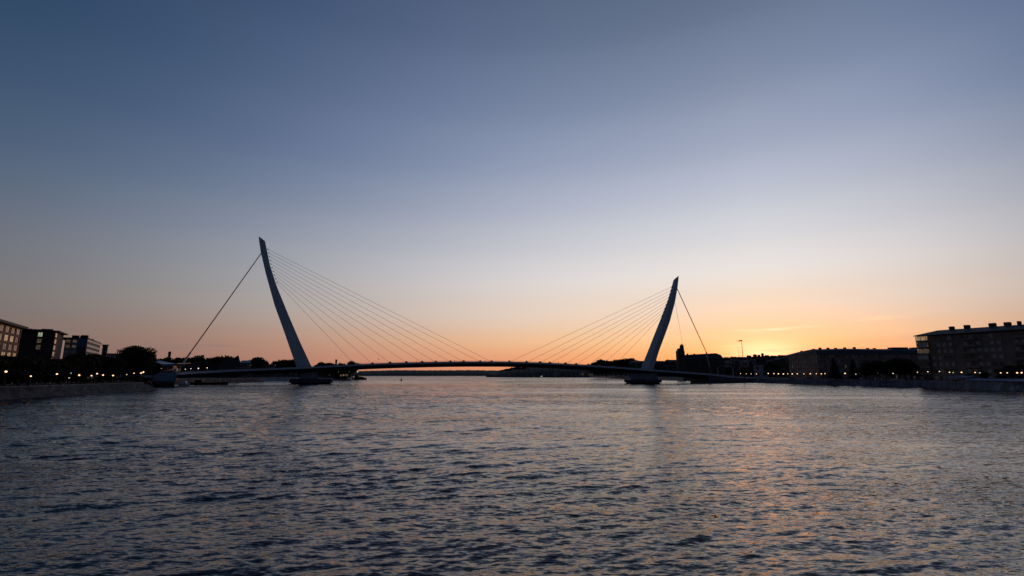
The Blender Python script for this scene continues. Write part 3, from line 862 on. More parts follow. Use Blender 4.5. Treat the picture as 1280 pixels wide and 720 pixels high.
# --- right: long apartment block, corner balconies to the left
C = at(1145.5, 420.5, 300); E = at(1280, 411.2, 254)
dA = unit((E.x - C.x, E.y - C.y)); dB = Vector((-dA.y, dA.x, 0)); LA, LB = 96.0, 16.0
root = thing('apartment_block', 'long dark apartment block with stacked balconies and roof chimneys at the right edge', 'apartment block', (C.x, C.y, ZG))
z1 = C.z; st = 7; sh = (z1 - ZG) / st
w = MB(); w.obox(C, dA, dB, .3, LA, .3, LB, ZG - .5, z1 - .01)
wins = []
sections = [(6.0, 18.0, 4, 'a'), (22.0, 40.0, 6, 'b'), (44.0, 60.0, 5, 'a'), (64.0, 80.0, 5, 'b'), (84.0, 96.0, 4, 'a')]
def pr(s, b): return 'lit2' if (s > 3 and rnd.random() < .03) else rnd.choice(['glass', 'glass', 'curtain', 'curtain'])
for (s0, s1, nb, ty) in sections:
    o = C + dA * s0
    facade(w, wins, o, dA, dB, s1 - s0, ZG, z1, st, nb, .6, .56, .3, pr)
for (g0, g1) in ((18.0, 22.0), (40.0, 44.0), (60.0, 64.0), (80.0, 84.0)):
    w.obox(C, dA, dB, g0 + .01, g1 - .01, .12, .3, ZG, z1)
# end wall seen on the left
facade(w, wins, C, dB, dA, LB, ZG, z1, st, 4, .45, .5, .3, pr, a_start=.306)
w.build('wall', M['render2'], root)
window_set(root, wins, None, 'paleframe', cap=98)
# glazed corner bays and balconies: slab, parapet and glazing storey by storey
def balcony(a0, a1, proj, s, lit=False, m='render'):
    zb = ZG + s * sh
    b = MB(); b.obox(C, dA, dB, a0, a1, -proj, -.003, zb - .12, zb + .1)
    b.obox(C, dA, dB, a0, a1, -proj, -proj + .1, zb + .1, zb + 1.15); b.obox(C, dA, dB, a0, a0 + .1, -proj + .1, -.003, zb + .1, zb + 1.15); b.obox(C, dA, dB, a1 - .1, a1, -proj + .1, -.003, zb + .1, zb + 1.15)
    for q in range(3):
        aa = a0 + (a1 - a0 - .12) * q / 2; b.obox(C, dA, dB, aa, aa + .12, -proj, -proj + .12, zb + 1.15, zb + sh - .12)
    bo = b.build('balcony', M[m], root)
    if lit:
        g = MB(); g.obox(C, dA, dB, a0 + .15, a1 - .15, -proj + .03, -proj + .07, zb + 1.2, zb + sh - .3)
        g.build('glazing', M[lit], bo, root=root)
for s in range(1, st):
    balcony(0.0, 5.6, 1.5, s, {6: 'lit', 5: 'curtain', 4: 'lit2', 3: 'curtain'}.get(s, 'glass'))
    balcony(-0.0 + 22.5, 29.0, 1.2, s, False, 'render2')
    balcony(44.8, 51.5, 1.3, s, False, 'render')
    balcony(64.8, 72.0, 1.3, s, False, 'render')
for s in range(st):
    zb = ZG + s * sh
    MB().obox(C, dA, dB, .4, 5.4, .15, .29, zb + .5, zb + sh - .4).build('balcony_door', M['lit' if s == 6 else ('lit2' if s in (4, 5) else 'glass')], root)
def p_(a, b, z): return (C.x + dA.x * a + dB.x * b, C.y + dA.y * a + dB.y * b, z)
rf = MB().rings([[p_(-.8, -1.9, z1), p_(LA, -1.9, z1), p_(LA, LB + 1, z1), p_(-.8, LB + 1, z1)], [p_(-.8, -1.9, z1 + .35), p_(LA, -1.9, z1 + .35), p_(LA, LB + 1, z1 + .35), p_(-.8, LB + 1, z1 + .35)],
                 [p_(9, 5, z1 + 3.2), p_(LA, 5, z1 + 3.2), p_(LA, 11, z1 + 3.2), p_(9, 11, z1 + 3.2)]]).build('roof', M['slate'], root)
for px, ww, hh in ((1188.5, 1.9, 1.8), (1208, 2.2, 2.0), (1239.5, 2.6, 2.0), (1259, 2.4, 1.9), (1274, 1.0, 2.0)):
    # place on the ridge along the line of sight
    best = min(np.linspace(0, LA, 300), key=lambda a: abs(((C + dA * float(a) + dB * 5).x / (C + dA * float(a) + dB * 5).y) - at(px, 410, 100).x / 100))
    best = float(best); zr = z1 + 3.2 if best > 9 else z1 + .35 + 2.85 * max(0, best) / 9
    MB().obox(C, dA, dB, best - ww / 2, best + ww / 2, 5, 7.5, zr - 1.2, zr + hh).build('chimney', M['redbrick'], rf, root=root)

# --- right: long five-storey building with a row of chimneys
def long_block():
    A = at(985, 444.5, 440); B = at(1021, 441, 405); Cc = at(1152, 441.5, 398)
    root = thing('long_tenement', 'long five-storey tenement with a curved slate roof and many small chimneys behind the right quay', 'tenement', (B.x, B.y, ZG))
    z1 = (B.z + A.z) / 2 - .6; wins = []; w = MB()
    D_ = 14.0
    segs = [(A, B, 12), (B, Cc, 36)]
    def pk(s, b): return rnd.choice(['glass', 'glass', 'curtain', 'curtain', 'lit2' if rnd.random() < .12 else 'glass'])
    allw = []
    for (P, Q, nb) in segs:
        P = Vector((P.x, P.y, 0)); Q = Vector((Q.x, Q.y, 0)); d = (Q - P); L = d.length; d.normalize(); n = Vector((-d.y, d.x, 0))
        if n.y < 0: n = -n
        w.obox(P, d, n, .3, L - .01, .25, D_, ZG - .5, z1 - .01)
        facade(w, allw, P, d, n, L, ZG, z1, 5, nb, .42, .52, .26, pk)
    w.build('wall', M['render'], root)
    random.Random(4).shuffle(allw); window_set(root, allw, None, None, cap=96)
    # mansard roof in two runs
    P = [Vector((A.x, A.y, 0)), Vector((B.x, B.y, 0)), Vector((Cc.x, Cc.y, 0))]
    rings = []
    for i, (q, hr, ins) in enumerate(((P[0], .9, 0), (P[0].lerp(P[1], .4), 2.8, 0), (P[1], 4.4, 0), (P[1].lerp(P[2], .3), 4.9, 0), (P[1].lerp(P[2], .7), 4.4, 0), (P[2], 4.6, 0))):
        n = Vector((.35, .94, 0)) if i < 2 else Vector((.05, 1, 0)); n.normalize()
        rings.append([(q.x - n.x * .6, q.y - n.y * .6, z1), (q.x + n.x * 2.5, q.y + n.y * 2.5, z1 + hr * .75), (q.x + n.x * 7, q.y + n.y * 7, z1 + hr), (q.x + n.x * 12, q.y + n.y * 12, z1 + hr * .7), (q.x + n.x * 15, q.y + n.y * 15, z1)])
    rf = MB().rings(rings).build('roof', M['slate'], root)
    for px, hh in ((1001.7, 1.9), (1017, 1.6), (1025, 2.3), (1035, 2.0), (1044.5, 1.6), (1056, 1.9), (1068, 2.4), (1084.5, 1.5), (1093, 1.6)):
        D_c = 412 if px > 1021 else 412 + (1021 - px) * 1.0
        a = at(px, 434, D_c); f = np.interp(px, [985, 1000, 1021, 1060, 1100, 1145], [.9, 2.8, 4.4, 4.9, 4.4, 4.6])
        MB().box(a.x - .75, a.x + .75, D_c - .6, D_c + 1.2, z1 + f - 1.2, z1 + f + hh * .62).build('chimney', M['redbrick'], rf, root=root)
    a, b = at(1116, 434, 405), at(1135, 434, 405)
    MB().box(a.x, b.x, 405, 411, z1 + 3.0, z1 + 5.7).build('roof_lantern', M['slate'], rf, root=root)
    a, b = at(1141, 434, 405), at(1146, 434, 405)
    MB().box(a.x, b.x, 405, 409, z1 + 3.0, z1 + 5.6).build('plant_room', M['slate'], rf, root=root)
    w2 = MB(); q = at(1018.5, 432, 418); w2.tube((q.x, 418, z1 + 3.5), (q.x, 418, z1 + 8.2), .05, n=4); w2.build('aerial', M['rail'], rf, root=root)
long_block()

# --- church-like tower and hall behind the right pylon
C = at(857, 463, 700); zt = at(857, 443.2, 700).z; E = at(905.5, 463, 700)
LA = E.x - C.x
root = thing('market_hall', 'big dark hall with a broad mansard roof right of the church tower', 'hall', (C.x, 700, ZG))
wl = MB(); wl.box(C.x, E.x, 700.3, 735, ZG - .5, zt - 7); wins = []
facade(wl, wins, Vector((C.x, 700, 0)), Vector((1, 0, 0)), Vector((0, 1, 0)), LA, ZG, zt - 7, 5, 14, .45, .5, .3, lambda s, b: rnd.choice(['glass', 'glass', 'dullglass', 'glass', 'lit2' if rnd.random() < .15 else 'glass']))
wl.build('wall', M['redbrick'], root); window_set(root, wins, None, None, 80)
rf = MB().rings([[(C.x - .6, 699.4, zt - 7), (E.x + .6, 699.4, zt - 7), (E.x + .6, 736, zt - 7), (C.x - .6, 736, zt - 7)], [(C.x, 701.5, zt - 1), (E.x - 2.5, 701.5, zt - .5), (E.x - 2.5, 734, zt - .5), (C.x, 734, zt - 1)],
                 [(C.x + 4, 705, zt), (E.x - 8, 705, zt + 2.3), (E.x - 8, 730, zt + 2.3), (C.x + 4, 730, zt)]]).build('roof', M['slate'], root)
for px in (859.5, 868, 889): a = at(px, 442, 706); MB().box(a.x - 1, a.x + 1, 706, 708, zt - 1, zt + 1.7).build('chimney', M['redbrick'], rf, root=root)
C = at(848.7, 463, 690); E = at(857.3, 463, 690); zt = at(850, 440, 690).z; zs = at(853, 430.3, 690).z
root = thing('church_tower', 'dark square church tower with a narrow pinnacled belfry behind the right pylon', 'church tower', (C.x, 690, ZG))
MB().box(C.x, E.x, 690, 699, ZG - .5, zt).build('tower_shaft', M['redbrick'], root)
MB().rings([[(C.x - .4, 689.6, zt), (E.x + .4, 689.6, zt), (E.x + .4, 699.4, zt), (C.x - .4, 699.4, zt)], [(C.x + 2.2, 691.8, zt + 5.5), (E.x - 2.2, 691.8, zt + 5.5), (E.x - 2.2, 697.2, zt + 5.5), (C.x + 2.2, 697.2, zt + 5.5)]]).build('tower_roof', M['slate'], root)
a, b = at(850.9, 435, 692), at(855.0, 435, 692)
bel = MB().rings([[(a.x - .3, 692, zt + 2), (b.x + .3, 692, zt + 2), (b.x + .3, 697, zt + 2), (a.x - .3, 697, zt + 2)], [(a.x + .3, 692.5, zs - 1.5), (b.x - .3, 692.5, zs - 1.5), (b.x - .3, 696.5, zs - 1.5), (a.x + .3, 696.5, zs - 1.5)]]).build('belfry', M['redbrick'], root)
MB().tube(((a.x + b.x) / 2, 694.5, zs - 1.6), ((a.x + b.x) / 2, 694.5, zs + 1.6), 1.3, .08, 8).build('spire', M['slate'], bel, root=root)
for xx in (a.x + .6, b.x - .6):
    for yy in (692.9, 696): MB().tube((xx, yy, zs - 1.6), (xx, yy, zs + .6), .5, .05, 5).build('pinnacle', M['slate'], bel, root=root)
# --- generic far houses
def far_house(name, label, px0, px1, pyt, D, depth, wall, roofm, rh=2.5, cols=5, st=3, z0=ZG, cat='house', group=None, gable=False, pick=None, chim=1):
    A = at(px0, pyt, D); B = at(px1, pyt, D); z1 = A.z - rh; kx = (A.x + B.x) / 2 / D
    def shear(mb):                                      # plan sheared along the sight line to hide side walls catching the sunset
        mb.v = [(v[0] + max(0, v[1] - D) * kx, v[1], v[2]) for v in mb.v]; return mb
    root = thing(name, label, cat, (A.x, D, z0), group)
    w = MB(); w.box(A.x, B.x, D + .3, D + depth, z0 - .5, z1 - .005); wins = []
    facade(w, wins, Vector((A.x, D, 0)), Vector((1, 0, 0)), Vector((0, 1, 0)), B.x - A.x, z0, z1, st, cols, .45, .5, .3, pick or (lambda s, b: rnd.choice(['glass', 'glass', 'curtain', 'glass'])))
    shear(w).build('wall', M[wall], root); window_set(root, wins, None, None, 40)
    e = .5
    if rh < .8:
        rf = shear(MB().box(A.x - e, B.x + e, D - e, D + depth + e, z1, z1 + rh)).build('roof', M[roofm], root)
    elif gable:
        mx = (A.x + B.x) / 2
        rf = shear(MB().rings([[(A.x - e, D - e, z1 - .1), (B.x + e, D - e, z1 - .1), (mx, D - e, z1 + rh)], [(A.x - e, D + depth + e, z1 - .1), (B.x + e, D + depth + e, z1 - .1), (mx, D + depth + e, z1 + rh)]])).build('roof', M[roofm], root)
    else:
        my = D + depth / 2; i = min(3.0, (B.x - A.x) * .2)
        rf = shear(MB().rings([[(A.x - e, D - e, z1), (B.x + e, D - e, z1), (B.x + e, D + depth + e, z1), (A.x - e, D + depth + e, z1)], [(A.x + i, my - .3, z1 + rh), (B.x - i, my - .3, z1 + rh), (B.x - i, my + .3, z1 + rh), (A.x + i, my + .3, z1 + rh)]])).build('roof', M[roofm], root)
    for k in range(chim):
        cx = A.x + (B.x - A.x) * (.25 + .5 * k); shear(MB().box(cx - .6, cx + .6, D + depth * .5 - .5, D + depth * .5 + .7, z1 + rh * .5, z1 + rh + 1.0)).build('chimney', M['redbrick'], rf, root=root)
    return root

far_house('warehouse', 'long low brick warehouse with a flat skyline seen just right of the right pylon', 786, 832, 450.8, 760, 22, 'redbrick', 'tile', 2.5, 12, 5, cat='warehouse', chim=2)
far_house('warehouse', 'brick warehouse stepping up to the church tower on its left side', 830, 849, 449.4, 720, 20, 'redbrick', 'tile', 3.0, 6, 5, cat='warehouse')
far_house('white_house', 'small whitewashed house with a dark gable roof on the right quay', 941.5, 958, 451.5, 520, 10, 'whitewall', 'tile', 3.8, 2, 2, gable=True, pick=lambda s, b: 'glass', chim=0)
for k, (a, b, y, D, wl_, rm_) in enumerate(((905, 914, 450.5, 560, 'render', 'slate'), (913, 925, 448.8, 600, 'redbrick', 'tile'), (924, 936, 450.0, 560, 'render', 'slate'), (934, 945, 448.6, 640, 'redbrick', 'tile'),
                                        (957, 968, 449.2, 600, 'redbrick', 'tile'), (966, 977, 446.8, 560, 'brick', 'slate'), (975, 987, 445.2, 520, 'brick', 'tile'))):
    far_house('town_house', ['small grey house with slate roof right of the market hall', 'brick house with brown tile roof left of the tall mast', 'grey house with slate roof just behind the tall mast', 'red brick house left above the white house',
                             'red brick house right above the white house', 'dark brick house with slate roof under the sunset glow', 'dark brick house touching the left end of the long tenement'][k], a, b, y, D, 12, wl_, rm_, 2.6, 4, 4, group='town houses under the sunset')
# distant roofs breaking the glow
hill('town_ridge', [(893, 450), (905, 446.9), (920, 446.3), (940, 445.8), (960, 445.2), (985, 444.6), (1002, 447)], 1190, 1125, 150, M['hill'], .8, .8)
for k, (a, b, y) in enumerate(((904, 912, 446.2), (912, 922, 445.6), (923, 931, 446.0), (933, 939, 443.9), (941, 946, 442.6), (946.5, 950.5, 443.2), (951.2, 954.6, 441.2), (955, 962, 443.6), (962, 972, 444.2), (971, 984, 443.6))):
    far_house('distant_house', '%s distant rooftop from the left on the skyline below the sunset glow' % ordn(k + 1), a, b, y, 1100 + 12 * (k % 3), 20, 'redbrick', 'tile', 3, 3, 6, group='distant rooftops on the sunset skyline', chim=1)

# --- left background
hill('left_background_rise', [(120, 462), (150, 455), (190, 452), (230, 451), (262, 452), (300, 455), (340, 456), (380, 457), (415, 461), (434, 466)], 780, 640, 250, M['hill'], 1.2, 1.5)
hill('far_hill', [(420, 465), (450, 463.8), (500, 462.6), (540, 463), (590, 462.6), (625, 463.2), (660, 463.6), (760, 464)], 1850, 1620, 500, M['hill'], 1.0, .8)
hill('wooded_headland', [(612, 466), (622, 463.6), (632, 461.6), (642, 460.0), (652, 458.8), (668, 458.0), (700, 456.4), (735, 456.2), (742, 454), (760, 454), (800, 455), (850, 455), (910, 452), (990, 450), (1060, 452)], 1260, 1085, 300, M['hill'], 1.6, 1.2)
sil = [(188, 448.0, 0), (197, 447.2, 1), (206, 446.6, 2), (219, 446.4, 0), (228, 445.6, 1), (241, 445.0, 2), (249, 446.2, 0), (259, 446.4, 1), (264, 446.8, 2), (316, 449, 0), (318.8, 445.2, 1), (324, 448.4, 2), (328.5, 449.0, 0),
       (342, 450.6, 1), (348, 450.2, 2), (355, 448.8, 0), (361, 448.8, 1), (366, 449.4, 2), (373, 451, 0), (398, 454, 1), (403, 452.8, 2), (407.5, 453.6, 0), (412, 452.6, 1), (425, 453.2, 0), (441, 451.6, 2), (432, 455, 1)]
for k, (px, y, v) in enumerate(sil):
    tree('far%d' % v, px, y, 600 + (k * 37) % 50, '%s tree from the left in the dark treeline beyond the left half of the bridge' % ordn(k + 1), 'treeline_tree', 'trees along the far left skyline', wide=1.0)
tree('copper', 278.5, 443.4, 560, 'copper-red rounded tree rising above the left skyline', 'copper_beech', wide=1.1)
far_house('brick_tower', 'slim dark red tower rising from the left treeline', 210.6, 214.2, 439.2, 640, 5, 'redbrick', 'tile', 2.0, 1, 8, cat='tower', chim=0)
far_house('chimney_tower', 'short square red tower above the bridge back stay foot', 251.8, 255.4, 443.8, 640, 5, 'redbrick', 'roof', .5, 1, 7, cat='tower', chim=0)
far_house('slab_tower', 'thin dark tower standing on the far shore right of the left pylon', 419.2, 421.6, 449.4, 700, 4, 'dark', 'roof', .5, 1, 6, cat='tower', chim=0)
for k, (a, b, y, wl_) in enumerate(((224, 250, 452, 'dark'), (248, 274, 451, 'brick'), (198, 226, 453, 'brick'), (322, 344, 455, 'render2'), (386, 412, 461.5, 'render2'), (410, 428, 462, 'dark'), (426, 440, 461.5, 'render'))):
    far_house('harbour_shed', ['dark shed left of the copper tree', 'brick shed just left of the angular theatre', 'brick shed under the slim red tower', 'pale grey shed left of the left pylon', 'pale shed right behind the left pylon pier',
                               'dark shed under the bridge right of the left pier', 'white-lit shed beside the orange work boat'][k], a, b, y, 560 + 14 * k, 16, wl_, 'roof', .5, 6, 2, cat='shed', group='sheds on the far left shore', chim=0,
              pick=(lambda s, b: 'glass') if k < 5 else (lambda s, b: rnd.choice(['lit', 'glass', 'glass', 'curtain'])))
# angular theatre
A, B_, T = at(272, 463, 520), at(299, 463, 520), at(298, 443.8, 520)
root = thing('angular_theatre', 'black angular building with a sharp wedge roof rising to the right on the left shore', 'theatre', (A.x, 520, ZG))
za, zb_ = at(277, 451.3, 520).z, T.z
pts = [(A.x, ZG), (B_.x, ZG), (B_.x + .2, at(298, 452, 520).z), (T.x, zb_), (at(292, 447.6, 520).x, at(292, 447.6, 520).z), (at(277, 451.3, 520).x, za), (A.x, at(272, 456, 520).z)]
MB().rings([[(x, 520, z) for x, z in pts], [(x - 17.5, 550, z) for x, z in pts]]).build('wall', M['dark'], root)
g_ = MB().box(A.x + 3, B_.x - 4, 519.8, 519.99, ZG + 1, ZG + 4); g_.build('window_band', M['glass'], root)
far_house('blue_roof_hall', 'low hall with a deep blue roof right of the angular theatre', 299.5, 314.5, 450.3, 590, 20, 'render2', 'bluepanel', 3.2, 5, 3, cat='hall', chim=0)
# blue pavilion with a wing roof beside the abutment
a, b = at(186, 451.5, 330), at(224, 454.2, 330)
root = thing('pavilion', 'open pavilion with a pale blue wing-shaped roof between the big tree and the bridge', 'pavilion', (a.x, 330, ZG))
rings = []
for k in range(13):
    f = k / 12; x = a.x + (b.x - a.x) * f; z = a.z + (b.z - a.z) * f - 1.2 * math.sin(math.pi * f); th = .25 + 1.3 * math.sin(math.pi * f) ** .8
    rings.append([(x, 328, z), (x, 342, z + .6), (x, 342, z + .6 - th), (x, 328, z - th)])
MB().rings(rings).build('wing_roof', M['canopyblue'], root)
for k in range(4):
    x = a.x + (b.x - a.x) * (.2 + .2 * k); MB().tube((x, 331, ZG), (x, 331, a.z - 1.8), .16, n=6).build('column', M['palesteel'], root)
MB().box(a.x + 5, b.x - 6, 333, 341, ZG, a.z - 3).build('glazed_room', M['glass'], root)

# --- headland trees and shore houses, behind the right half
for k, (px, y) in enumerate(((742, 453.4), (748, 450.8), (753, 449.2), (758, 449.8), (764, 450.4), (770, 450.0), (776, 448.6), (782, 447.2), (787, 448.2), (792, 450.6), (799, 451.4))):
    tree('far%d' % (k % 3), px, y, 820 + (k * 29) % 40, '%s tree from the left in the clump beyond the bridge left of the right pylon' % ordn(k + 1), 'treeline_tree', 'trees left of the right pylon', wide=1.15)
for k, (px, y) in enumerate(((626, 462.4), (633, 460.6), (640, 459.4), (647, 458.2), (655, 457.9))):
    tree('far%d' % (k % 3), px, y, 1200, '%s tree from the left on the tip of the wooded headland under the bridge' % ordn(k + 1), 'headland_tree', 'trees on the headland tip', z=4, wide=1.3)
for k, (a, b, y) in enumerate(((678, 684, 465.2), (691, 699, 464), (702, 709, 463.6), (713, 721, 464.4), (724, 732, 463.6), (735, 742, 464.6))):
    far_house('shore_house', '%s small house from the left on the far shore behind the moored boats' % ordn(k + 1), a, b, y, 1090, 12, ['render', 'whitewall', 'render2'][k % 3], 'tile', 2.4, 3, 1, z0=1.5, group='shore houses under the bridge',
              pick=lambda s, b: rnd.choice(['glass', 'curtain', 'lit2']), chim=0)

# ================================================================== VEGETATION on the banks
lt = [(-34, 440, 150, 1.2), (-12, 443, 158, 1.2), (6, 444.5, 166, 1.2), (22, 446, 172, 1.2), (36, 448.2, 178, 1.1), (50, 446.2, 186, 1.2), (62, 447.8, 194, 1.1), (74, 449.5, 200, 1.1), (84, 443.5, 210, 1.1), (95, 441.4, 218, 1.1), (106, 441.8, 226, 1.1), (117, 441.6, 236, 1.1), (128, 444.5, 244, 1.1),
      (138, 446.5, 236, 1.1)]
for k, (px, y, D, w_) in enumerate(lt):
    tree('park%d' % (k % 4), px, y, D, '%s park tree from the left in the dark row along the left promenade' % ordn(k + 1), 'park_tree', 'trees lining the left promenade', wide=w_ * 1.15)
for k, (px, D) in enumerate(((12, 176), (30, 186), (46, 196), (58, 206), (70, 214), (90, 226), (101, 236), (112, 246), (123, 254), (134, 262))):
    tree('park%d' % ((k + 2) % 4), px, 452 + (k % 3), D + 6, '%s lower tree from the left in the second row behind the left promenade' % ordn(k + 1), 'park_tree', 'second row of trees behind the left promenade', wide=1.3)
tree('big', 167.5, 431.4, 262, 'big broad round-crowned tree standing alone left of the bridge', 'broad_tree', wide=.92)
tree('park1', 190, 452.5, 275, 'low bushy tree at the right foot of the big round tree', 'park_tree', wide=1.3)
tree('park2', 148, 449.0, 268, 'low tree at the left foot of the big round tree', 'park_tree', wide=1.3)
for k in range(16):
    px = -4 + k * 12.5; D = 168 + k * 6.2
    shrub(px, D, 2.4 + (k % 3) * .5, 8, '%s low shrub from the left behind the left promenade lamps' % ordn(k + 1), 'shrubs behind the left promenade')
tree('cone', 1044.5, 446.8, 352, 'tall pointed conifer in front of the long tenement, left of the pair', 'conifer', wide=1.15)
tree('cone', 1068.5, 448.4, 350, 'pointed conifer in front of the long tenement, right of the pair', 'conifer', wide=1.15)
rt = [(1083, 452.5), (1092, 453.2), (1100, 450.6), (1108, 451.4), (1116, 449.6), (1124, 447.4), (1132, 448.2), (1139, 451.8), (1147, 456), (1156, 460)]
for k, (px, y) in enumerate(rt):
    tree('park%d' % (k % 4), px, y, 332 - k * 1.8, '%s round tree from the left in the clump between the conifers and the apartment block' % ordn(k + 1), 'park_tree', 'trees before the right apartment block', wide=1.25)
for k, (px, y, D) in enumerate(((963, 453.5, 470), (969, 454.5, 470), (974, 455.5, 465), (911, 458, 470), (930, 459, 480), (938, 460, 480))):
    tree('far%d' % (k % 3), px, y, D, '%s round tree from the left among the houses right of the bridge end' % ordn(k + 1), 'garden_tree', 'trees among the quay houses', wide=.9)
for k, (px, y, dd) in enumerate(((1213, 466.5, 24), (1232, 464.5, 22), (1256, 460.5, 27), (1268, 456.5, 27), (1279, 455, 26), (1292, 455, 25))):
    tree('park%d' % (k % 4), px, y, float(np.interp(px, [1200, 1280, 1330], [258, 218, 200])) + dd, '%s small tree from the left at the foot of the right apartment block' % ordn(k + 1), 'park_tree', 'small trees below the right apartment block', wide=1.1)

# ================================================================== LAMPS
left = [(7.5, 464.5, 'lamp', 158), (38.6, 470.2, 'lamp', 168), (71.2, 467.6, 'lamp', 178), (86.4, 475.4 - 3, 'lampdim', 186), (88.8, 466.4, 'lampg', 184), (99.0, 469.0, 'lamp', 190), (114.4, 469.6, 'lamp', 198), (121.4, 467.1, 'lamp', 202),
        (128.8, 468.8, 'lamp', 206), (141.4, 469.4, 'lamp', 214), (158.4, 468.2, 'lampdim', 226), (167.6, 466.5, 'lamp', 232), (176.3, 466.4, 'lamp', 238), (179.2, 465.2, 'lamp', 238)]
for k, (px, py, m_, D) in enumerate(left):
    lamp_post(px, py, D, ZG, m_, '%s lit lamp from the left on the left promenade' % ordn(k + 1), 'lamps along the left promenade', r=.30 if m_ == 'lamp' else .2)
lamp_post(201.6, 460.4, 320, ZG, 'lampw', 'white globe lamp under the blue pavilion roof', None, r=.36)
for k, (px, py, m_) in enumerate(((231.7, 461.6, 'lampdim'), (238.6, 460.8, 'lampw'), (248, 460.5, 'lampw'), (258.9, 459.8, 'lamp'))):
    Dd = 352 + k * 6
    lamp_post(px, py, Dd, at(px, 463.5, Dd).z - 1.0, m_, '%s lamp from the left on the bridge deck beside the back stay' % ordn(k + 1), 'lamps on the left bridge approach', r=.34)
right = [(925.6, 466.8), (932.7, 467.2), (938.8, 467.3), (945.6, 467.4), (960.3, 466.8), (967.4, 467.0), (972.9, 467.2), (979.2, 467.4), (984.7, 467.2), (990.4, 467.4), (996.5, 467.2), (1004.8, 467.3), (1012.8, 467.2), (1020.4, 467.1), (1026.6, 467.3),
         (1031.2, 467.0), (1045.9, 467.6), (1056.2, 466.8), (1069.8, 467.8), (1080.6, 466.2), (1085.2, 467.1), (1097.2, 466.2), (1116.3, 466.8), (1146.8, 465.4), (1159.8, 464.6), (1174.3, 464.4), (1186.8, 465.4), (1191.4, 465.8), (1201.9, 465.4),
         (1218.8, 465.6), (1224.8, 466.0), (1250.8, 466.2), (1259.0, 466.0), (1271.4, 466.0), (1277.0, 465.9)]
qx = [905, 950, 1000, 1080, 1160, 1280, 1330]; qd = [ground(905, 477.2).y, ground(950, 478.5).y, ground(1000, 480).y, ground(1080, 482.2).y, ground(1160, 484.3).y, ground(1280, 489).y, ground(1330, 494).y]
for k, (px, py) in enumerate(right):
    D = float(np.interp(px, qx, qd)) + (10 if px < 1150 else 3) + (k % 3) * 2
    m_ = 'lampw' if px in (1045.9, 1116.3, 1159.8) else ('lampg' if px in (1191.4,) else 'lamp')
    if px in (1069.8, 938.8, 1224.8): m_ = 'lampdim'
    lamp_post(px, py, D, ZG, m_, '%s lit lamp from the left along the right quay' % ordn2(k + 1), 'lamps along the right quay', r=.30 + .1 * (D > 330) + (.06 if m_ == 'lampw' else 0))
# tall mast with floodlight arm
D = 440; top = at(928, 425.5, D); base = at(930.6, 470, D)
t = thing('light_mast', 'tall thin light mast with a bent floodlight head against the sunset', 'mast', (base.x, D, ZG))
MB().tube((base.x, D, ZG), (base.x, D, top.z), .38, .2, 8).build('pole', M['rail'], t, smooth=True)
hd = MB(); hd.tube((base.x + .3, D, top.z - .3), (base.x - 2.6, D, top.z - .2), .16, n=6); hd.box(base.x - 3.2, base.x - 1.2, D - .5, D + .5, top.z - .95, top.z - .2); hd.box(base.x - 1.5, base.x + .4, D - .4, D + .4, top.z - .7, top.z + .3)
hd.build('floodlight', M['rail'], t)
D = 520; top = at(922.3, 433, D)
t = thing('flagpole', 'thin bare flagpole just left of the tall light mast', 'flagpole', (top.x, D, ZG))
MB().tube((top.x, D, ZG), (top.x, D, top.z), .2, .1, 6).build('pole', M['rail'], t); MB().ball((top.x, D, top.z + .15), .28, 8).build('finial', M['rail'], t)
# pale gantry at the bridge landing
D = 442
a, b = at(897.5, 466, D), at(916.5, 466, D); zt = at(897, 459.8, D).z; zm = at(907, 456.6, D).z
t = thing('gantry', 'pale arched gantry frame over the road at the right end of the bridge', 'gantry', (a.x, D, ZG))
for p in (a, b): MB().tube((p.x, D, ZG), (p.x, D, zt), .22, .16, 6).build('leg', M['boatwhite'], t)
pts = catmull([Vector((a.x, D, zt)), Vector((a.x + 3, D, zt + 1.6)), Vector(((a.x + b.x) / 2, D, zm)), Vector((b.x - 3, D, zt + 1.6)), Vector((b.x, D, zt))], 4)
mb = MB()
for p, q in zip(pts[:-1], pts[1:]): mb.tube(p, q, .16, n=6)
mb.build('arch', M['palesteel'], t)
for k, px in enumerate((312, 343)):
    D = 372; top = at(px, 456.6, D); t = thing('bridge_lantern', ['slender pale lantern post on the bridge left of the left pylon, farther from it', 'slender pale lantern post on the bridge close left of the left pylon'][k], 'lantern', (top.x, D, at(px, 460.8, D).z - .6), 'lantern posts on the left bridge span')
    MB().tube((top.x, D, t.location.z), (top.x, D, top.z), .1, n=6).build('pole', M['palesteel'], t); MB().box(top.x - .9, top.x + .9, D - .25, D + .25, top.z - .1, top.z + .25).build('lantern_head', M['boatwhite'], t)

# ================================================================== BOATS AND BUOYS
def hull_mesh(mb, c, L, W, H, yaw, sheer=.25, z0=0):
    """c centre on the water; bow to +x before yaw"""
    rings = []
    for k in range(11):
        f = k / 10; x = -L / 2 + L * f
        w = W / 2 * (1 - max(0, (f - .55) / .45) ** 2.2) * (.85 + .15 * min(1, f * 4)); top = H * (1 + sheer * (2 * f - 1) ** 2 * (1 if f > .5 else .4))
        w = max(w, .05)
        rings.append([(x, -w * .6, -.4), (x + .02 * L * f, -w, top), (x + .02 * L * f, w, top), (x, w * .6, -.4)])
    cy, sy = math.cos(yaw), math.sin(yaw)
    mb.rings([[(c[0] + v[0] * cy - v[1] * sy, c[1] + v[0] * sy + v[1] * cy, z0 + v[2]) for v in r] for r in rings])
    return mb
D = 640; c = at(449.5, 474.6, D); c.z = 0
t = thing('work_boat', 'dark work boat with an orange wheelhouse and crane jib beside the far quay', 'work boat', (c.x, D, 0))
hull_mesh(MB(), c, 18, 6, 2.0, 0).build('hull', M['hull'], t)
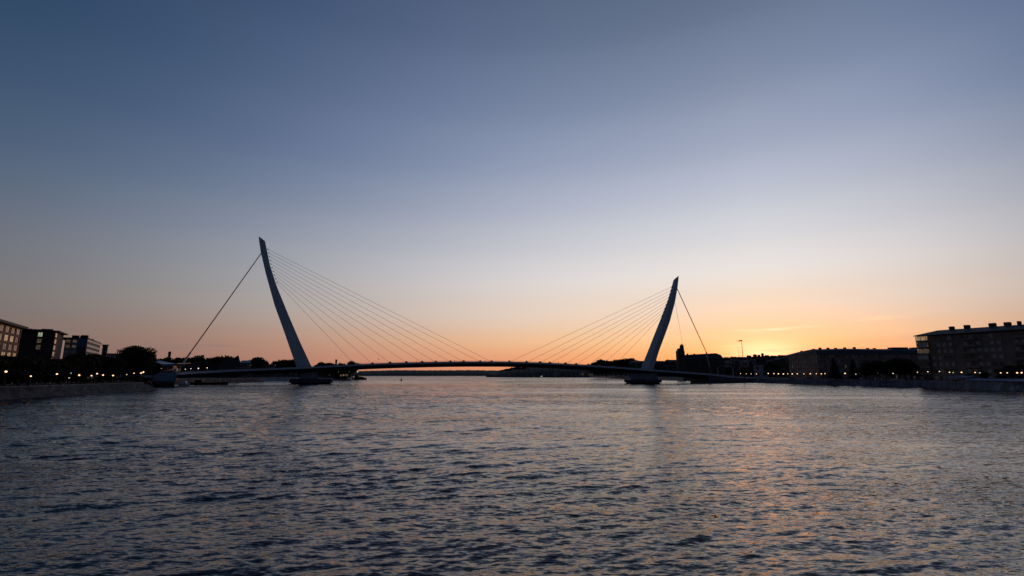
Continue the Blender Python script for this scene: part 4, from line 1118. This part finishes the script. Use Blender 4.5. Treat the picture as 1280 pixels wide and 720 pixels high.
MB().box(c.x - 6.5, c.x - 1.5, D - 2, D + 2, 2.0, 5.8).build('wheelhouse', M['hull'], t)
MB().rings([[(c.x - 1.2, D - 1.8, 2), (c.x + 7, D - 1.8, 2), (c.x + 7, D + 1.8, 2), (c.x - 1.2, D + 1.8, 2)], [(c.x - .6, D - 1.5, 4.4), (c.x + 4.6, D - 1.5, 3.6), (c.x + 4.6, D + 1.5, 3.6), (c.x - .6, D + 1.5, 4.4)]]).build('deck_load', M['orange'], t)
cr = MB(); cr.tube((c.x - 2.6, D, 5.5), (c.x - 3.2, D, 10.5), .35, .3, 6); cr.tube((c.x - 3.2, D, 10.2), (c.x + 2.5, D, 4.6), .3, .22, 6); cr.build('crane_jib', M['orange'], t)
MB().box(c.x - 3.8, c.x - 2.8, D - .6, D + .6, 9.8, 11.0).build('crane_lamp', M['lampdim'], t)
D = 560; c = at(501.5, 475.5, D)
t = thing('channel_buoy', 'small dark conical channel buoy on the open water under the bridge', 'buoy', (c.x, D, 0))
MB().tube((c.x, D, -.4), (c.x, D, .7), 1.2, 1.2, 12).build('float', M['hull'], t); MB().tube((c.x, D, .7), (c.x + .2, D, 3.0), .75, .25, 8).build('body', M['hull'], t); MB().ball((c.x + .3, D, 3.3), .45, 8).build('top_mark', M['rubber'], t)
D = 1045; c = at(667, 471.6, D)
t = thing('pink_buoy', 'small pale pink buoy left of the moored boats', 'buoy', (c.x, D, 0))
MB().tube((c.x, D, -.4), (c.x, D, 1.2), 1.3, 1.1, 10).build('float', M['orange'], t); MB().tube((c.x, D, 1.2), (c.x, D, 3.8), .8, .5, 8).build('body', mat('pale_pink_paint', (.7, .4, .35), .6), t)
bl = ['white', 'blue', 'dark', 'white', 'blue', 'white', 'dark', 'white', 'white']
for k, px in enumerate((677, 684.5, 690, 699, 706, 714, 722, 729, 742)):
    D = 1042 + (k % 3) * 3; c = at(px, 471.5, D); L = 9 + (k % 3) * 2.2
    t = thing('moored_boat', '%s boat from the left, %s hulled, moored along the far shore under the bridge' % (ordn(k + 1), bl[k]), 'boat', (c.x, D, 0), 'boats moored along the far shore')
    hull_mesh(MB(), (c.x, D, 0), L, 3.2, 1.3, math.pi * (k % 2)).build('hull', M[{'white': 'boatwhite', 'blue': 'canopyblue', 'dark': 'hull'}[bl[k]]], t)
    MB().box(c.x - L * .22, c.x + L * .2, D - 1.2, D + 1.2, 1.25, 3.2).build('cabin', M['boatwhite'], t)
    MB().box(c.x - L * .18, c.x + L * .16, D - 1.25, D - 1.21, 2.0, 2.8).build('cabin_window', M['lampdim' if k in (0, 3, 5, 7) else 'glass'], t)
    if k % 2 == 0: MB().tube((c.x, D, 1.3), (c.x, D, 9 + k % 4), .09, .05, 5).build('mast', M['palesteel'], t)
# white motorboat tucked behind the abutment
D = 322; c = at(230.5, 483, D); c.z = 0
t = thing('white_motorboat', 'white motorboat moored under the deck just right of the abutment', 'motorboat', (c.x, D, 0))
hull_mesh(MB(), (c.x, D, 0), 6.4, 2.6, 1.5, math.pi * .08).build('hull', M['boatwhite'], t)
MB().rings([[(c.x - 1.6, D - 1, 1.5), (c.x + 1.6, D - 1, 1.5), (c.x + 1.6, D + 1, 1.5), (c.x - 1.6, D + 1, 1.5)], [(c.x - 1.3, D - .8, 3.3), (c.x + .6, D - .8, 3.3), (c.x + .6, D + .8, 3.3), (c.x - 1.3, D + .8, 3.3)]]).build('cabin', M['boatwhite'], t)
D = 380; c = at(273.6, 478, D)
t = thing('mooring_dolphin', 'pale stubby mooring dolphin standing in the water under the left span', 'mooring post', (c.x, D, 0))
MB().tube((c.x, D, -.6), (c.x, D, 3.2), .5, .45, 8).build('pile', M['coping'], t); MB().tube((c.x, D, 3.2), (c.x, D, 3.7), .75, .7, 8).build('cap', M['boatwhite'], t)
# timber jetty and barge under the left span
c = at(255, 480.2, 352)
t = thing('barge', 'low dark red barge lying under the left bridge span', 'barge', (c.x, 352, 0))
hull_mesh(MB(), (c.x + 2, 354, 0), 26, 6, 1.7, .12, .12).build('hull', M['redbase'], t)
MB().box(c.x - 7, c.x - 2, 352, 355.5, 1.7, 3.6).build('deckhouse', M['hull'], t)
# ================================================================== GULLS
def gull(px, py, D, span, label):
    c = at(px, py, D); t = thing('gull', label, 'bird', c)
    b = MB(); rings = []
    for k, (x, r) in enumerate(((-.5, .02), (-.3, .08), (0, .14), (.25, .11), (.4, .07), (.52, .02))):
        rings.append([(c.x + x * span * .5, c.y + r * span * .5 * math.cos(a), c.z + r * span * .5 * math.sin(a)) for a in (0, 1.05, 2.1, 3.14, 4.2, 5.24)])
    b.rings(rings); b.build('body', M['feather'], t, smooth=True)
    for s in (-1, 1):
        w = MB(); s0 = span / 2
        P = [(c.x + .12 * span, c.y, c.z), (c.x - .1 * span, c.y, c.z), (c.x - .12 * span, c.y + s * s0 * .5, c.z + .16 * span), (c.x + .06 * span, c.y + s * s0 * .5, c.z + .17 * span), (c.x - .15 * span, c.y + s * s0, c.z + .1 * span)]
        w.add(P + [(p[0], p[1], p[2] - .015 * span) for p in P], [(0, 1, 2, 3), (3, 2, 4), (5, 8, 7, 6), (8, 9, 7), (0, 3, 8, 5), (1, 6, 7, 2), (3, 4, 9, 8), (2, 7, 9, 4), (0, 5, 6, 1)])
        w.build('wing', M['feather'], t)
gull(473.2, 449.2, 190, 1.3, 'dark gull in the air just above the deck right of the left pylon')
gull(619.6, 445.2, 240, .9, 'tiny gull in the air above the middle of the bridge')

# ================================================================== PEOPLE
def person_mesh(pose):
    g = random.Random(pose); me = bpy.data.meshes.new('person_body')
    s = .14 + .1 * (pose % 3)
    V = [(0, 0, .95), (0, 0, 1.15), (0, 0, 1.38), (0, 0, 1.5), (0, .01, 1.64), (0, .01, 1.72),
         (.09, 0, .92), (.1, s, .5), (.1, s * .9, .08), (.1, s + .14, .03), (-.09, 0, .92), (-.1, -s, .5), (-.1, -s * 1.4, .1), (-.1, -s * 1.2 + .1, .03),
         (.18, 0, 1.4), (.24, -s * .4, 1.12), (.25, s * .3, .86), (-.18, 0, 1.4), (-.24, s * .4, 1.12), (-.25, s * 1.2, .88)]
    Rr = [.15, .14, .15, .06, .095, .09, .09, .065, .045, .04, .09, .065, .045, .04, .065, .05, .035, .065, .05, .035]
    Ed = [(0, 1), (1, 2), (2, 3), (3, 4), (4, 5), (0, 6), (6, 7), (7, 8), (8, 9), (0, 10), (10, 11), (11, 12), (12, 13), (2, 14), (14, 15), (15, 16), (2, 17), (17, 18), (18, 19)]
    me.from_pydata(V, Ed, [])
    o = bpy.data.objects.new('tmp', me); COL.objects.link(o)
    sk = o.modifiers.new('s', 'SKIN'); lay = me.skin_vertices[0] if me.skin_vertices else None
    if lay is None:
        bpy.context.view_layer.objects.active = o
        import bmesh
        bm = bmesh.new(); bm.from_mesh(me); bm.verts.layers.skin.verify(); bm.to_mesh(me); bm.free(); lay = me.skin_vertices[0]
    for i, r_ in enumerate(Rr): lay.data[i].radius = (r_, r_ * .8)
    lay.data[0].use_root = True
    o.modifiers.new('u', 'SUBSURF').levels = 1
    dg = bpy.context.evaluated_depsgraph_get(); ev = bpy.data.meshes.new_from_object(o.evaluated_get(dg))
    bpy.data.objects.remove(o)
    ev.name = 'person_body'
    return ev
BODY = [person_mesh(k) for k in range(3)]
hair_me = bpy.data.meshes.new('hair'); hb = MB().ball((0, 0, 1.70), .125, 8, (1, 1.05, .9)); hair_me.from_pydata(hb.v, [], hb.f); hair_me.materials.append(M['hair'])
coat = []
for k, cm in enumerate(CLOTH):
    b = MB(); b.rings([[(math.cos(a) * w_ * 1.25, math.sin(a) * w_, z) for a in [i * math.pi / 4 for i in range(8)]] for z, w_ in ((.82, .19), (1.0, .175), (1.2, .17), (1.4, .175), (1.48, .08))])
    me = bpy.data.meshes.new('coat'); me.from_pydata(b.v, [], b.f); me.materials.append(cm); coat.append(me)
for b_ in BODY: b_.materials.append(CLOTH[0])
cn = ['navy', 'grey', 'pale', 'black', 'dark red']
def person(px, D, k, where, group, z=ZG):
    p = spot(px, D, z); t = thing('person', 'person in a %s top %s' % (cn[k % 5], where), 'person', p, group)
    t.rotation_euler = (0, 0, random.uniform(0, 6.28))
    link('body', BODY[k % 3], t); link('coat', coat[k % 5], t); link('hair', hair_me, t)
lp = [(13.6, 157, 2), (23, 159, 0), (30.5, 161, 1), (34, 162, 3), (45, 164, 2), (53, 168, 1), (61.8, 171, 2), (75.5, 174, 1), (82, 180, 2), (105, 190, 3), (120, 198, 0), (135, 206, 4), (147.5, 214, 2), (151, 216, 3), (161, 224, 1)]
for k, (px, D, c_) in enumerate(lp): person(px, D + 3, c_, 'on the left promenade, %s from the left' % ordn(k + 1), 'people on the left promenade')
rp = [(958, 2), (986, 1), (1009, 3), (1034, 2), (1071, 0), (1107, 2), (1112, 4), (1128, 2), (1131, 1), (1168, 3), (1175, 2)]
for k, (px, c_) in enumerate(rp): person(px, float(np.interp(px, qx, qd)) + 6, c_, 'on the right quay, %s from the left' % ordn(k + 1), 'people on the right quay')
for k, px in enumerate((431, 449, 520, 566, 604, 700)):
    j = min(range(len(path)), key=lambda q: abs(at(px, 455, path[q].y).x - path[q].x)); t_, n_ = frame_at(j); q = path[j] + n_ * 1.6
    t = thing('person', 'person walking on the bridge deck, %s from the left' % ordn(k + 1), 'person', (q.x, q.y, path[j].z - .5), 'people walking on the bridge')
    t.rotation_euler = (0, 0, 1.5 * (k % 3)); link('body', BODY[k % 3], t); link('coat', coat[k % 5], t); link('hair', hair_me, t)

# ================================================================== CARS on the right road
def car(px, D, k, label, yaw):
    p = spot(px, D, ZG + .01); t = thing('parked_car', label, 'car', p, 'cars parked on the right quay'); t.rotation_euler = (0, 0, yaw)
    prof = [(-2.15, .35), (2.15, .35), (2.2, .62), (2.05, .85), (1.15, .95), (.45, 1.42), (-1.2, 1.45), (-1.95, 1.0), (-2.2, .9)]
    def mk(name, rings, m, cap=True):
        me = bpy.data.meshes.new(name); b = MB().rings(rings, cap); me.from_pydata(b.v, [], b.f); me.materials.append(m); return link(name, me, t)
    mk('body', [[(x, y, z) for x, z in prof] for y in (-.85, .85)], PAINT[k % 5])
    for y in (-.856, .852):
        mk('side_window', [[(x, yy, z) for x, z in ((-1.5, 1.0), (.85, 1.0), (.38, 1.36), (-1.1, 1.38))] for yy in (y, y + .004)], M['glass'])
    for x in (-1.35, 1.35):
        for y in (-.8, .62):
            me = bpy.data.meshes.new('wheel'); b = MB().tube((x, y, .32), (x, y + .18, .32), .32, n=12); me.from_pydata(b.v, [], b.f); me.materials.append(M['rubber']); link('wheel', me, t)
cc_ = ['silver', 'navy', 'black', 'white', 'red']
for k, (px, kk) in enumerate(((990, 1), (1001, 0), (1013, 2), (1041, 3), (1050, 1), (1061, 0), (1075, 1), (1090, 2), (1099, 0), (1119, 3), (1137, 1), (1150, 2))):
    car(px, float(np.interp(px, qx, qd)) + 14, kk, '%s parked car, %s from the left along the right quay road' % (cc_[kk], ordn(k + 1)), 1.9 if k % 2 else -1.2)

# ================================================================== MARQUEES on the right quay
def marquee(px0, px1, pyt, D0, D1_, label, peak, posts):
    A = at(px0, pyt, D0); B = at(px1, pyt, D1_); z = min(A.z, B.z)
    d = unit((B.x - A.x, B.y - A.y)); n = Vector((-d.y, d.x, 0)); L = (Vector((B.x, B.y, 0)) - Vector((A.x, A.y, 0))).length
    if n.x < 0: n = -n
    t = thing('marquee', label, 'marquee', (A.x, A.y, ZG), 'blue marquees on the right quay')
    def p(a, b, z): return (A.x + d.x * a + n.x * b, A.y + d.y * a + n.y * b, z)
    W_ = 6.0
    MB().rings([[p(0, 0, z - peak), p(0, W_ / 2, z), p(0, W_, z - peak), p(0, W_, z - peak - .3), p(0, 0, z - peak - .3)], [p(L, 0, z - peak), p(L, W_ / 2, z), p(L, W_, z - peak), p(L, W_, z - peak - .3), p(L, 0, z - peak - .3)]]).build('canopy', M['tent'], t)
    for k in range(posts):
        for b in (.1, W_ - .1):
            q = p(L * k / (posts - 1), b, 0); MB().tube((q[0], q[1], ZG), (q[0], q[1], z - peak - .25), .06, n=5).build('post', M['palesteel'], t)
    for k in range(posts - 1):
        a = L * (k + .5) / (posts - 1); q = p(a, 2.5, 0)
        MB().box(q[0] - .8, q[0] + .8, q[1] - .4, q[1] + .4, ZG, ZG + .95).build('counter', M['white' if k % 2 else 'dark'], t)
g = lambda px: float(np.interp(px, qx, qd))
marquee(1183, 1212, 469.4, g(1183) + 5, g(1212) + 5, 'smaller blue marquee with a peaked roof at the left end of the right quay stalls', 1.0, 4)
marquee(1205, 1296, 472.8, g(1205) + 1.5, g(1296) + 2.5, 'long low blue marquee running along the right quay out of the picture', .9, 10)
D = g(1180) + 4; a = at(1178.5, 470, D); b = at(1182, 470, D)
t = thing('notice_panel', 'pale upright panel at the left end of the blue marquees', 'panel', (a.x, D, ZG))
MB().box(a.x, b.x, D, D + .15, ZG + .4, a.z).build('board', M['whitewall'], t); MB().tube((a.x + .2, D + .07, ZG), (a.x + .2, D + .07, ZG + .5), .06, n=5).build('leg', M['rail'], t); MB().tube((b.x - .2, D + .07, ZG), (b.x - .2, D + .07, ZG + .5), .06, n=5).build('leg', M['rail'], t)
for k, (px) in enumerate((8, 26, 47, 58, 66, 79, 92, 118, 131, 143)):
    D = 160 + px * .42; p = spot(px, D, ZG)
    t = thing('park_bench', '%s bench from the left on the left promenade' % ordn(k + 1), 'bench', p, 'benches along the left promenade')
    ya = R(100)
    def ln(name, x0, x1, y0, y1, z0, z1, m):
        me = bpy.data.meshes.new(name); b = MB().box(x0, x1, y0, y1, z0, z1); me.from_pydata(b.v, [], b.f); me.materials.append(m); link(name, me, t)
    ln('seat', -.9, .9, -.25, .25, .42, .48, M['brown']); ln('backrest', -.9, .9, .22, .28, .55, .95, M['brown']); ln('leg', -.8, -.7, -.22, .26, 0, .42, M['rail']); ln('leg', .7, .8, -.22, .26, 0, .42, M['rail'])
    t.rotation_euler = (0, 0, ya + math.pi)
# quay railing / mooring bollards on the right
bo = MB().tube((0, 0, 0), (0, 0, .45), .2, .16, 8); bo.ball((0, 0, .5), .26, 8, (1, 1, .5)); bme = bpy.data.meshes.new('bollard'); bme.from_pydata(bo.v, [], bo.f); bme.materials.append(M['rail'])
for k in range(14):
    px = 960 + k * 24; D = g(px) + .4; p = spot(px, D, ZG + .2); p.x += .6
    o = link('bollard', bme); o.location = p; tag(o, '%s iron mooring bollard from the left on the right quay edge' % ordn(k + 1), 'bollard', 'bollards on the right quay edge')

# ================================================================== WORLD, SUN, CAMERA
SUN_AZ = math.atan2(958 - 640, 609.4)            # clockwise from +y
SUN_EL = R(1.6)
world = bpy.data.worlds.new('World'); S.world = world; world.use_nodes = True
nt = world.node_tree; nt.nodes.clear(); N = nt.nodes.new; Lk = nt.links.new
out = N('ShaderNodeOutputWorld')
def s2l(c): return tuple(((x / 255) / 12.92 if x / 255 <= .04045 else ((x / 255 + .055) / 1.055) ** 2.4) for x in c)
def mth(op, *a):
    n = N('ShaderNodeMath'); n.operation = op
    for k, v in enumerate(a):
        if isinstance(v, (int, float)): n.inputs[k].default_value = v
        else: Lk(v, n.inputs[k])
    return n.outputs[0]
tc = N('ShaderNodeTexCoord'); sep = N('ShaderNodeSeparateXYZ'); Lk(tc.outputs['Generated'], sep.inputs[0])
X, Y, Z = sep.outputs
EL = mth('MULTIPLY', mth('ARCSINE', Z), 180 / math.pi)             # degrees above horizon
AZ = mth('MULTIPLY', mth('ARCTAN2', X, Y), 180 / math.pi)
dv = mth('SUBTRACT', AZ, math.degrees(SUN_AZ))
dA_ = mth('ABSOLUTE', mth('SUBTRACT', mth('FLOORED_MODULO', mth('ADD', dv, 180.0), 360.0), 180.0))   # angle away from the sun
SKY = {
    0: [(0, (244, 158, 92)), (1.8, (248, 172, 98)), (3.5, (246, 198, 140)), (6.3, (248, 216, 182)), (11, (236, 228, 222)), (16, (214, 216, 222)), (24, (166, 174, 196)), (33, (122, 134, 158)), (41, (90, 103, 128)), (60, (46, 58, 84)), (90, (24, 34, 56))],
    28: [(0, (234, 148, 108)), (1.8, (240, 166, 126)), (3.5, (243, 190, 148)), (6.3, (232, 207, 190)), (11, (219, 212, 211)), (16, (192, 194, 204)), (25, (144, 155, 182)), (33, (112, 127, 156)), (41, (86, 101, 128)), (60, (44, 56, 84)), (90, (24, 34, 56))],
    55: [(0, (168, 118, 104)), (1.8, (172, 126, 112)), (3.5, (174, 136, 122)), (6.3, (171, 157, 151)), (9, (165, 162, 163)), (13, (152, 156, 168)), (22, (104, 119, 149)), (32, (80, 98, 130)), (41, (60, 78, 112)), (60, (36, 50, 78)), (90, (24, 34, 56))],
    76: [(0, (112, 94, 90)), (3.5, (116, 104, 100)), (6.3, (113, 109, 109)), (11, (102, 107, 118)), (17, (76, 95, 119)), (29, (43, 69, 99)), (41, (32, 54, 82)), (60, (26, 40, 66)), (90, (24, 34, 56))],
    140: [(0, (50, 48, 58)), (6, (50, 54, 68)), (14, (42, 54, 74)), (30, (30, 44, 68)), (90, (24, 34, 56))],
}
dA_ = mth('ADD', dA_, mth('MINIMUM', mth('MAXIMUM', dv, 0.0), 60.0))
keys = sorted(SKY)
els = [0, 1.2, 2.4, 3.6, 5, 6.6, 8.5, 11, 14, 18, 23, 29, 36, 42, 60, 90]
az_f = np.arange(-60, 181, 1.0)                           # bearing away from the sun, mirrored about it
tab = np.zeros((len(keys), len(els), 3))
for i_, a in enumerate(keys):
    st_ = SKY[a]
    for c_ in range(3): tab[i_, :, c_] = np.interp(els, [q[0] for q in st_], [q[1][c_] for q in st_])
fine = np.zeros((len(az_f), len(els), 3))
for e_ in range(len(els)):
    for c_ in range(3): fine[:, e_, c_] = np.interp(np.abs(az_f), keys, tab[:, e_, c_])
kern = np.exp(-(np.arange(-24, 25) / 9.0) ** 2); kern /= kern.sum()
pad = np.concatenate([np.repeat(fine[:1], 24, 0), fine, np.repeat(fine[-1:], 24, 0)])
fine = np.stack([[np.convolve(pad[:, e_, c_], kern, 'valid') for c_ in range(3)] for e_ in range(len(els))], 0).transpose(2, 0, 1)
AZK = [0, 13, 26, 39, 52, 65, 78, 91, 104, 117, 130, 143]
def vm(op, a, c):
    n = N('ShaderNodeVectorMath'); n.operation = op; Lk(a, n.inputs[0])
    if op == 'SCALE': Lk(c, n.inputs['Scale'])
    else: Lk(c, n.inputs[1])
    return n.outputs[0]
efac = mth('DIVIDE', mth('MAXIMUM', EL, 0.0), 90.0); afac = mth('DIVIDE', dA_, 156.0)
col = None
for i_, a in enumerate(AZK):
    r = N('ShaderNodeValToRGB'); e = r.color_ramp; e.interpolation = 'CARDINAL'; Lk(efac, r.inputs['Fac'])
    while len(e.elements) < len(els): e.elements.new(.5)
    for k_, d_ in enumerate(els):
        e.elements[k_].position = d_ / 90
    for k_, d_ in enumerate(els):
        e.elements[k_].color = (*s2l(fine[int(a + 60), k_]), 1)
    w = N('ShaderNodeValToRGB'); e = w.color_ramp; e.interpolation = 'B_SPLINE'; Lk(afac, w.inputs['Fac'])
    while len(e.elements) < len(AZK): e.elements.new(.5)
    for k_, q in enumerate(AZK): e.elements[k_].position = q / 156
    for k_, q in enumerate(AZK): e.elements[k_].color = (1, 1, 1, 1) if k_ == i_ else (0, 0, 0, 1)
    sc_ = N('ShaderNodeSeparateColor'); Lk(w.outputs['Color'], sc_.inputs[0])
    c = vm('SCALE', r.outputs['Color'], sc_.outputs[0]); col = c if col is None else vm('ADD', col, c)
def addc(col, fac, c, mode='ADD'):
    mx = N('ShaderNodeMix'); mx.data_type = 'RGBA'; mx.blend_type = mode
    Lk(fac, mx.inputs['Factor']); Lk(col, mx.inputs['A']); mx.inputs['B'].default_value = (*c, 1); return mx.outputs['Result']
# glow round the hidden sun
e2 = mth('POWER', mth('DIVIDE', mth('SUBTRACT', EL, 2.1), 1.15), 2.0); a2 = mth('POWER', mth('DIVIDE', dv, 3.2), 2.0)
gl = mth('EXPONENT', mth('MULTIPLY', mth('ADD', e2, a2), -1.0)); col = addc(col, gl, (.26, .40, .30))
e3 = mth('POWER', mth('DIVIDE', mth('SUBTRACT', EL, 1.6), 3.2), 2.0); a3 = mth('POWER', mth('DIVIDE', dv, 10.0), 2.0)
gl = mth('EXPONENT', mth('MULTIPLY', mth('ADD', e3, a3), -1.0)); col = addc(col, gl, (.05, .035, .0))
# the red end of the glow is far brighter than the picture can hold; the water shows it
e4 = mth('POWER', mth('DIVIDE', mth('SUBTRACT', EL, 2.2), 3.0), 2.0); a4 = mth('POWER', mth('DIVIDE', dv, 8.0), 2.0)
gl = mth('EXPONENT', mth('MULTIPLY', mth('ADD', e4, a4), -1.0)); col = addc(col, gl, (.85, .07, .02))
# thin cirrus streaks low in the sky
def streak(azc, elc, waz, wel, slope, c, mode='ADD', k=1.0, seed=0.0):
    da = mth('SUBTRACT', AZ, azc); ee = mth('SUBTRACT', mth('SUBTRACT', EL, elc), mth('MULTIPLY', da, slope))
    cb = N('ShaderNodeCombineXYZ'); Lk(mth('MULTIPLY', da, .35), cb.inputs[0]); Lk(mth('MULTIPLY', ee, 3.0), cb.inputs[1]); cb.inputs[2].default_value = seed
    n = N('ShaderNodeTexNoise'); n.inputs['Scale'].default_value = 1.2; n.inputs['Detail'].default_value = 5; Lk(cb.outputs[0], n.inputs['Vector'])
    w = mth('MULTIPLY', mth('SUBTRACT', n.outputs['Fac'], .35), 2.6)
    g_ = mth('EXPONENT', mth('MULTIPLY', mth('ADD', mth('POWER', mth('DIVIDE', da, waz), 2.0), mth('POWER', mth('DIVIDE', ee, wel), 2.0)), -1.0))
    f = mth('MULTIPLY', mth('MAXIMUM', mth('MULTIPLY', g_, w), 0.0), k)
    global col
    col = addc(col, f, c, mode)
def azel(px, py):
    u, v = (px - 640) / 600, (360 - py) / 600; y, z = CP - v * SP, SP + v * CP
    return math.degrees(math.atan2(u, y)), math.degrees(math.atan2(z, math.hypot(u, y)))
for (px, py, wx, wy, sl, c, mode, k) in ((930, 413, 1.1, .12, .02, (.3, .26, .18), 'ADD', 1), (962, 412.5, 1.7, .16, .05, (.3, .27, .2), 'ADD', 1), (990, 409.5, 1.7, .12, .02, (.3, .27, .19), 'ADD', 1), (912, 432.5, 1.4, .10, 0, (.25, .24, .14), 'ADD', .8),
                                         (968, 438, 2.5, .18, -.01, (.72, .52, .28), 'MIX', .8), (1000, 435.5, 3.0, .13, 0, (.70, .50, .30), 'MIX', .6), (1085, 399, 3.5, .22, .06, (.2, .13, .06), 'ADD', .8), (1110, 426, 3.0, .2, 0, (.62, .36, .22), 'MIX', .5),
                                         (267, 431.8, 2.0, .12, 0, (.24, .17, .17), 'MIX', .7), (215, 433.5, 3.0, .3, 0, (.22, .17, .18), 'MIX', .4), (705, 436, .5, .08, 0, (.6, .36, .26), 'MIX', .7), (1160, 420, 4.0, .3, .03, (.62, .42, .28), 'MIX', .4)):
    a_, e_ = azel(px, py); streak(a_, e_, wx, wy, sl, c, mode, k, px * .37)
bg = N('ShaderNodeBackground'); Lk(col, bg.inputs['Color']); bg.inputs['Strength'].default_value = 1.0
sky = N('ShaderNodeTexSky'); sky.sky_type = 'NISHITA'; sky.sun_disc = False; sky.sun_elevation = SUN_EL; sky.sun_rotation = SUN_AZ
bg2 = N('ShaderNodeBackground'); Lk(sky.outputs['Color'], bg2.inputs['Color']); bg2.inputs['Strength'].default_value = .004
ad = N('ShaderNodeAddShader'); Lk(bg.outputs[0], ad.inputs[0]); Lk(bg2.outputs[0], ad.inputs[1]); Lk(ad.outputs[0], out.inputs['Surface'])

sl = bpy.data.lights.new('sun', 'SUN'); sl.energy = 0.35; sl.angle = R(.5); sl.color = (1, .62, .34)
so = bpy.data.objects.new('sun', sl); COL.objects.link(so)
sd = Vector((math.sin(SUN_AZ) * math.cos(SUN_EL), math.cos(SUN_AZ) * math.cos(SUN_EL), math.sin(SUN_EL)))
so.rotation_euler = sd.to_track_quat('Z', 'Y').to_euler(); so.location = (0, 0, 200)

cd = bpy.data.cameras.new('camera'); cd.sensor_width = 36; cd.lens = 600 / 1280 * 36; cd.clip_start = .1; cd.clip_end = 20000
co = bpy.data.objects.new('camera', cd); COL.objects.link(co); co.location = (0, 0, CAM_H); co.rotation_euler = (math.pi / 2 + PITCH, 0, 0); S.camera = co

vs_ = S.view_settings; vs_.view_transform = 'Standard'; vs_.look = 'None'; vs_.exposure = 0; vs_.gamma = 1; vs_.use_curve_mapping = False
S.cycles.use_denoising = True
try: S.cycles.denoiser = 'OPENIMAGEDENOISE'
except Exception: pass
S.cycles.max_bounces = 5; S.cycles.diffuse_bounces = 2; S.cycles.glossy_bounces = 3; S.cycles.transmission_bounces = 2
S.cycles.caustics_reflective = False; S.cycles.caustics_refractive = False
S.cycles.sample_clamp_indirect = 4; S.cycles.sample_clamp_direct = 0
S.cycles.use_adaptive_sampling = True; S.cycles.adaptive_threshold = .01
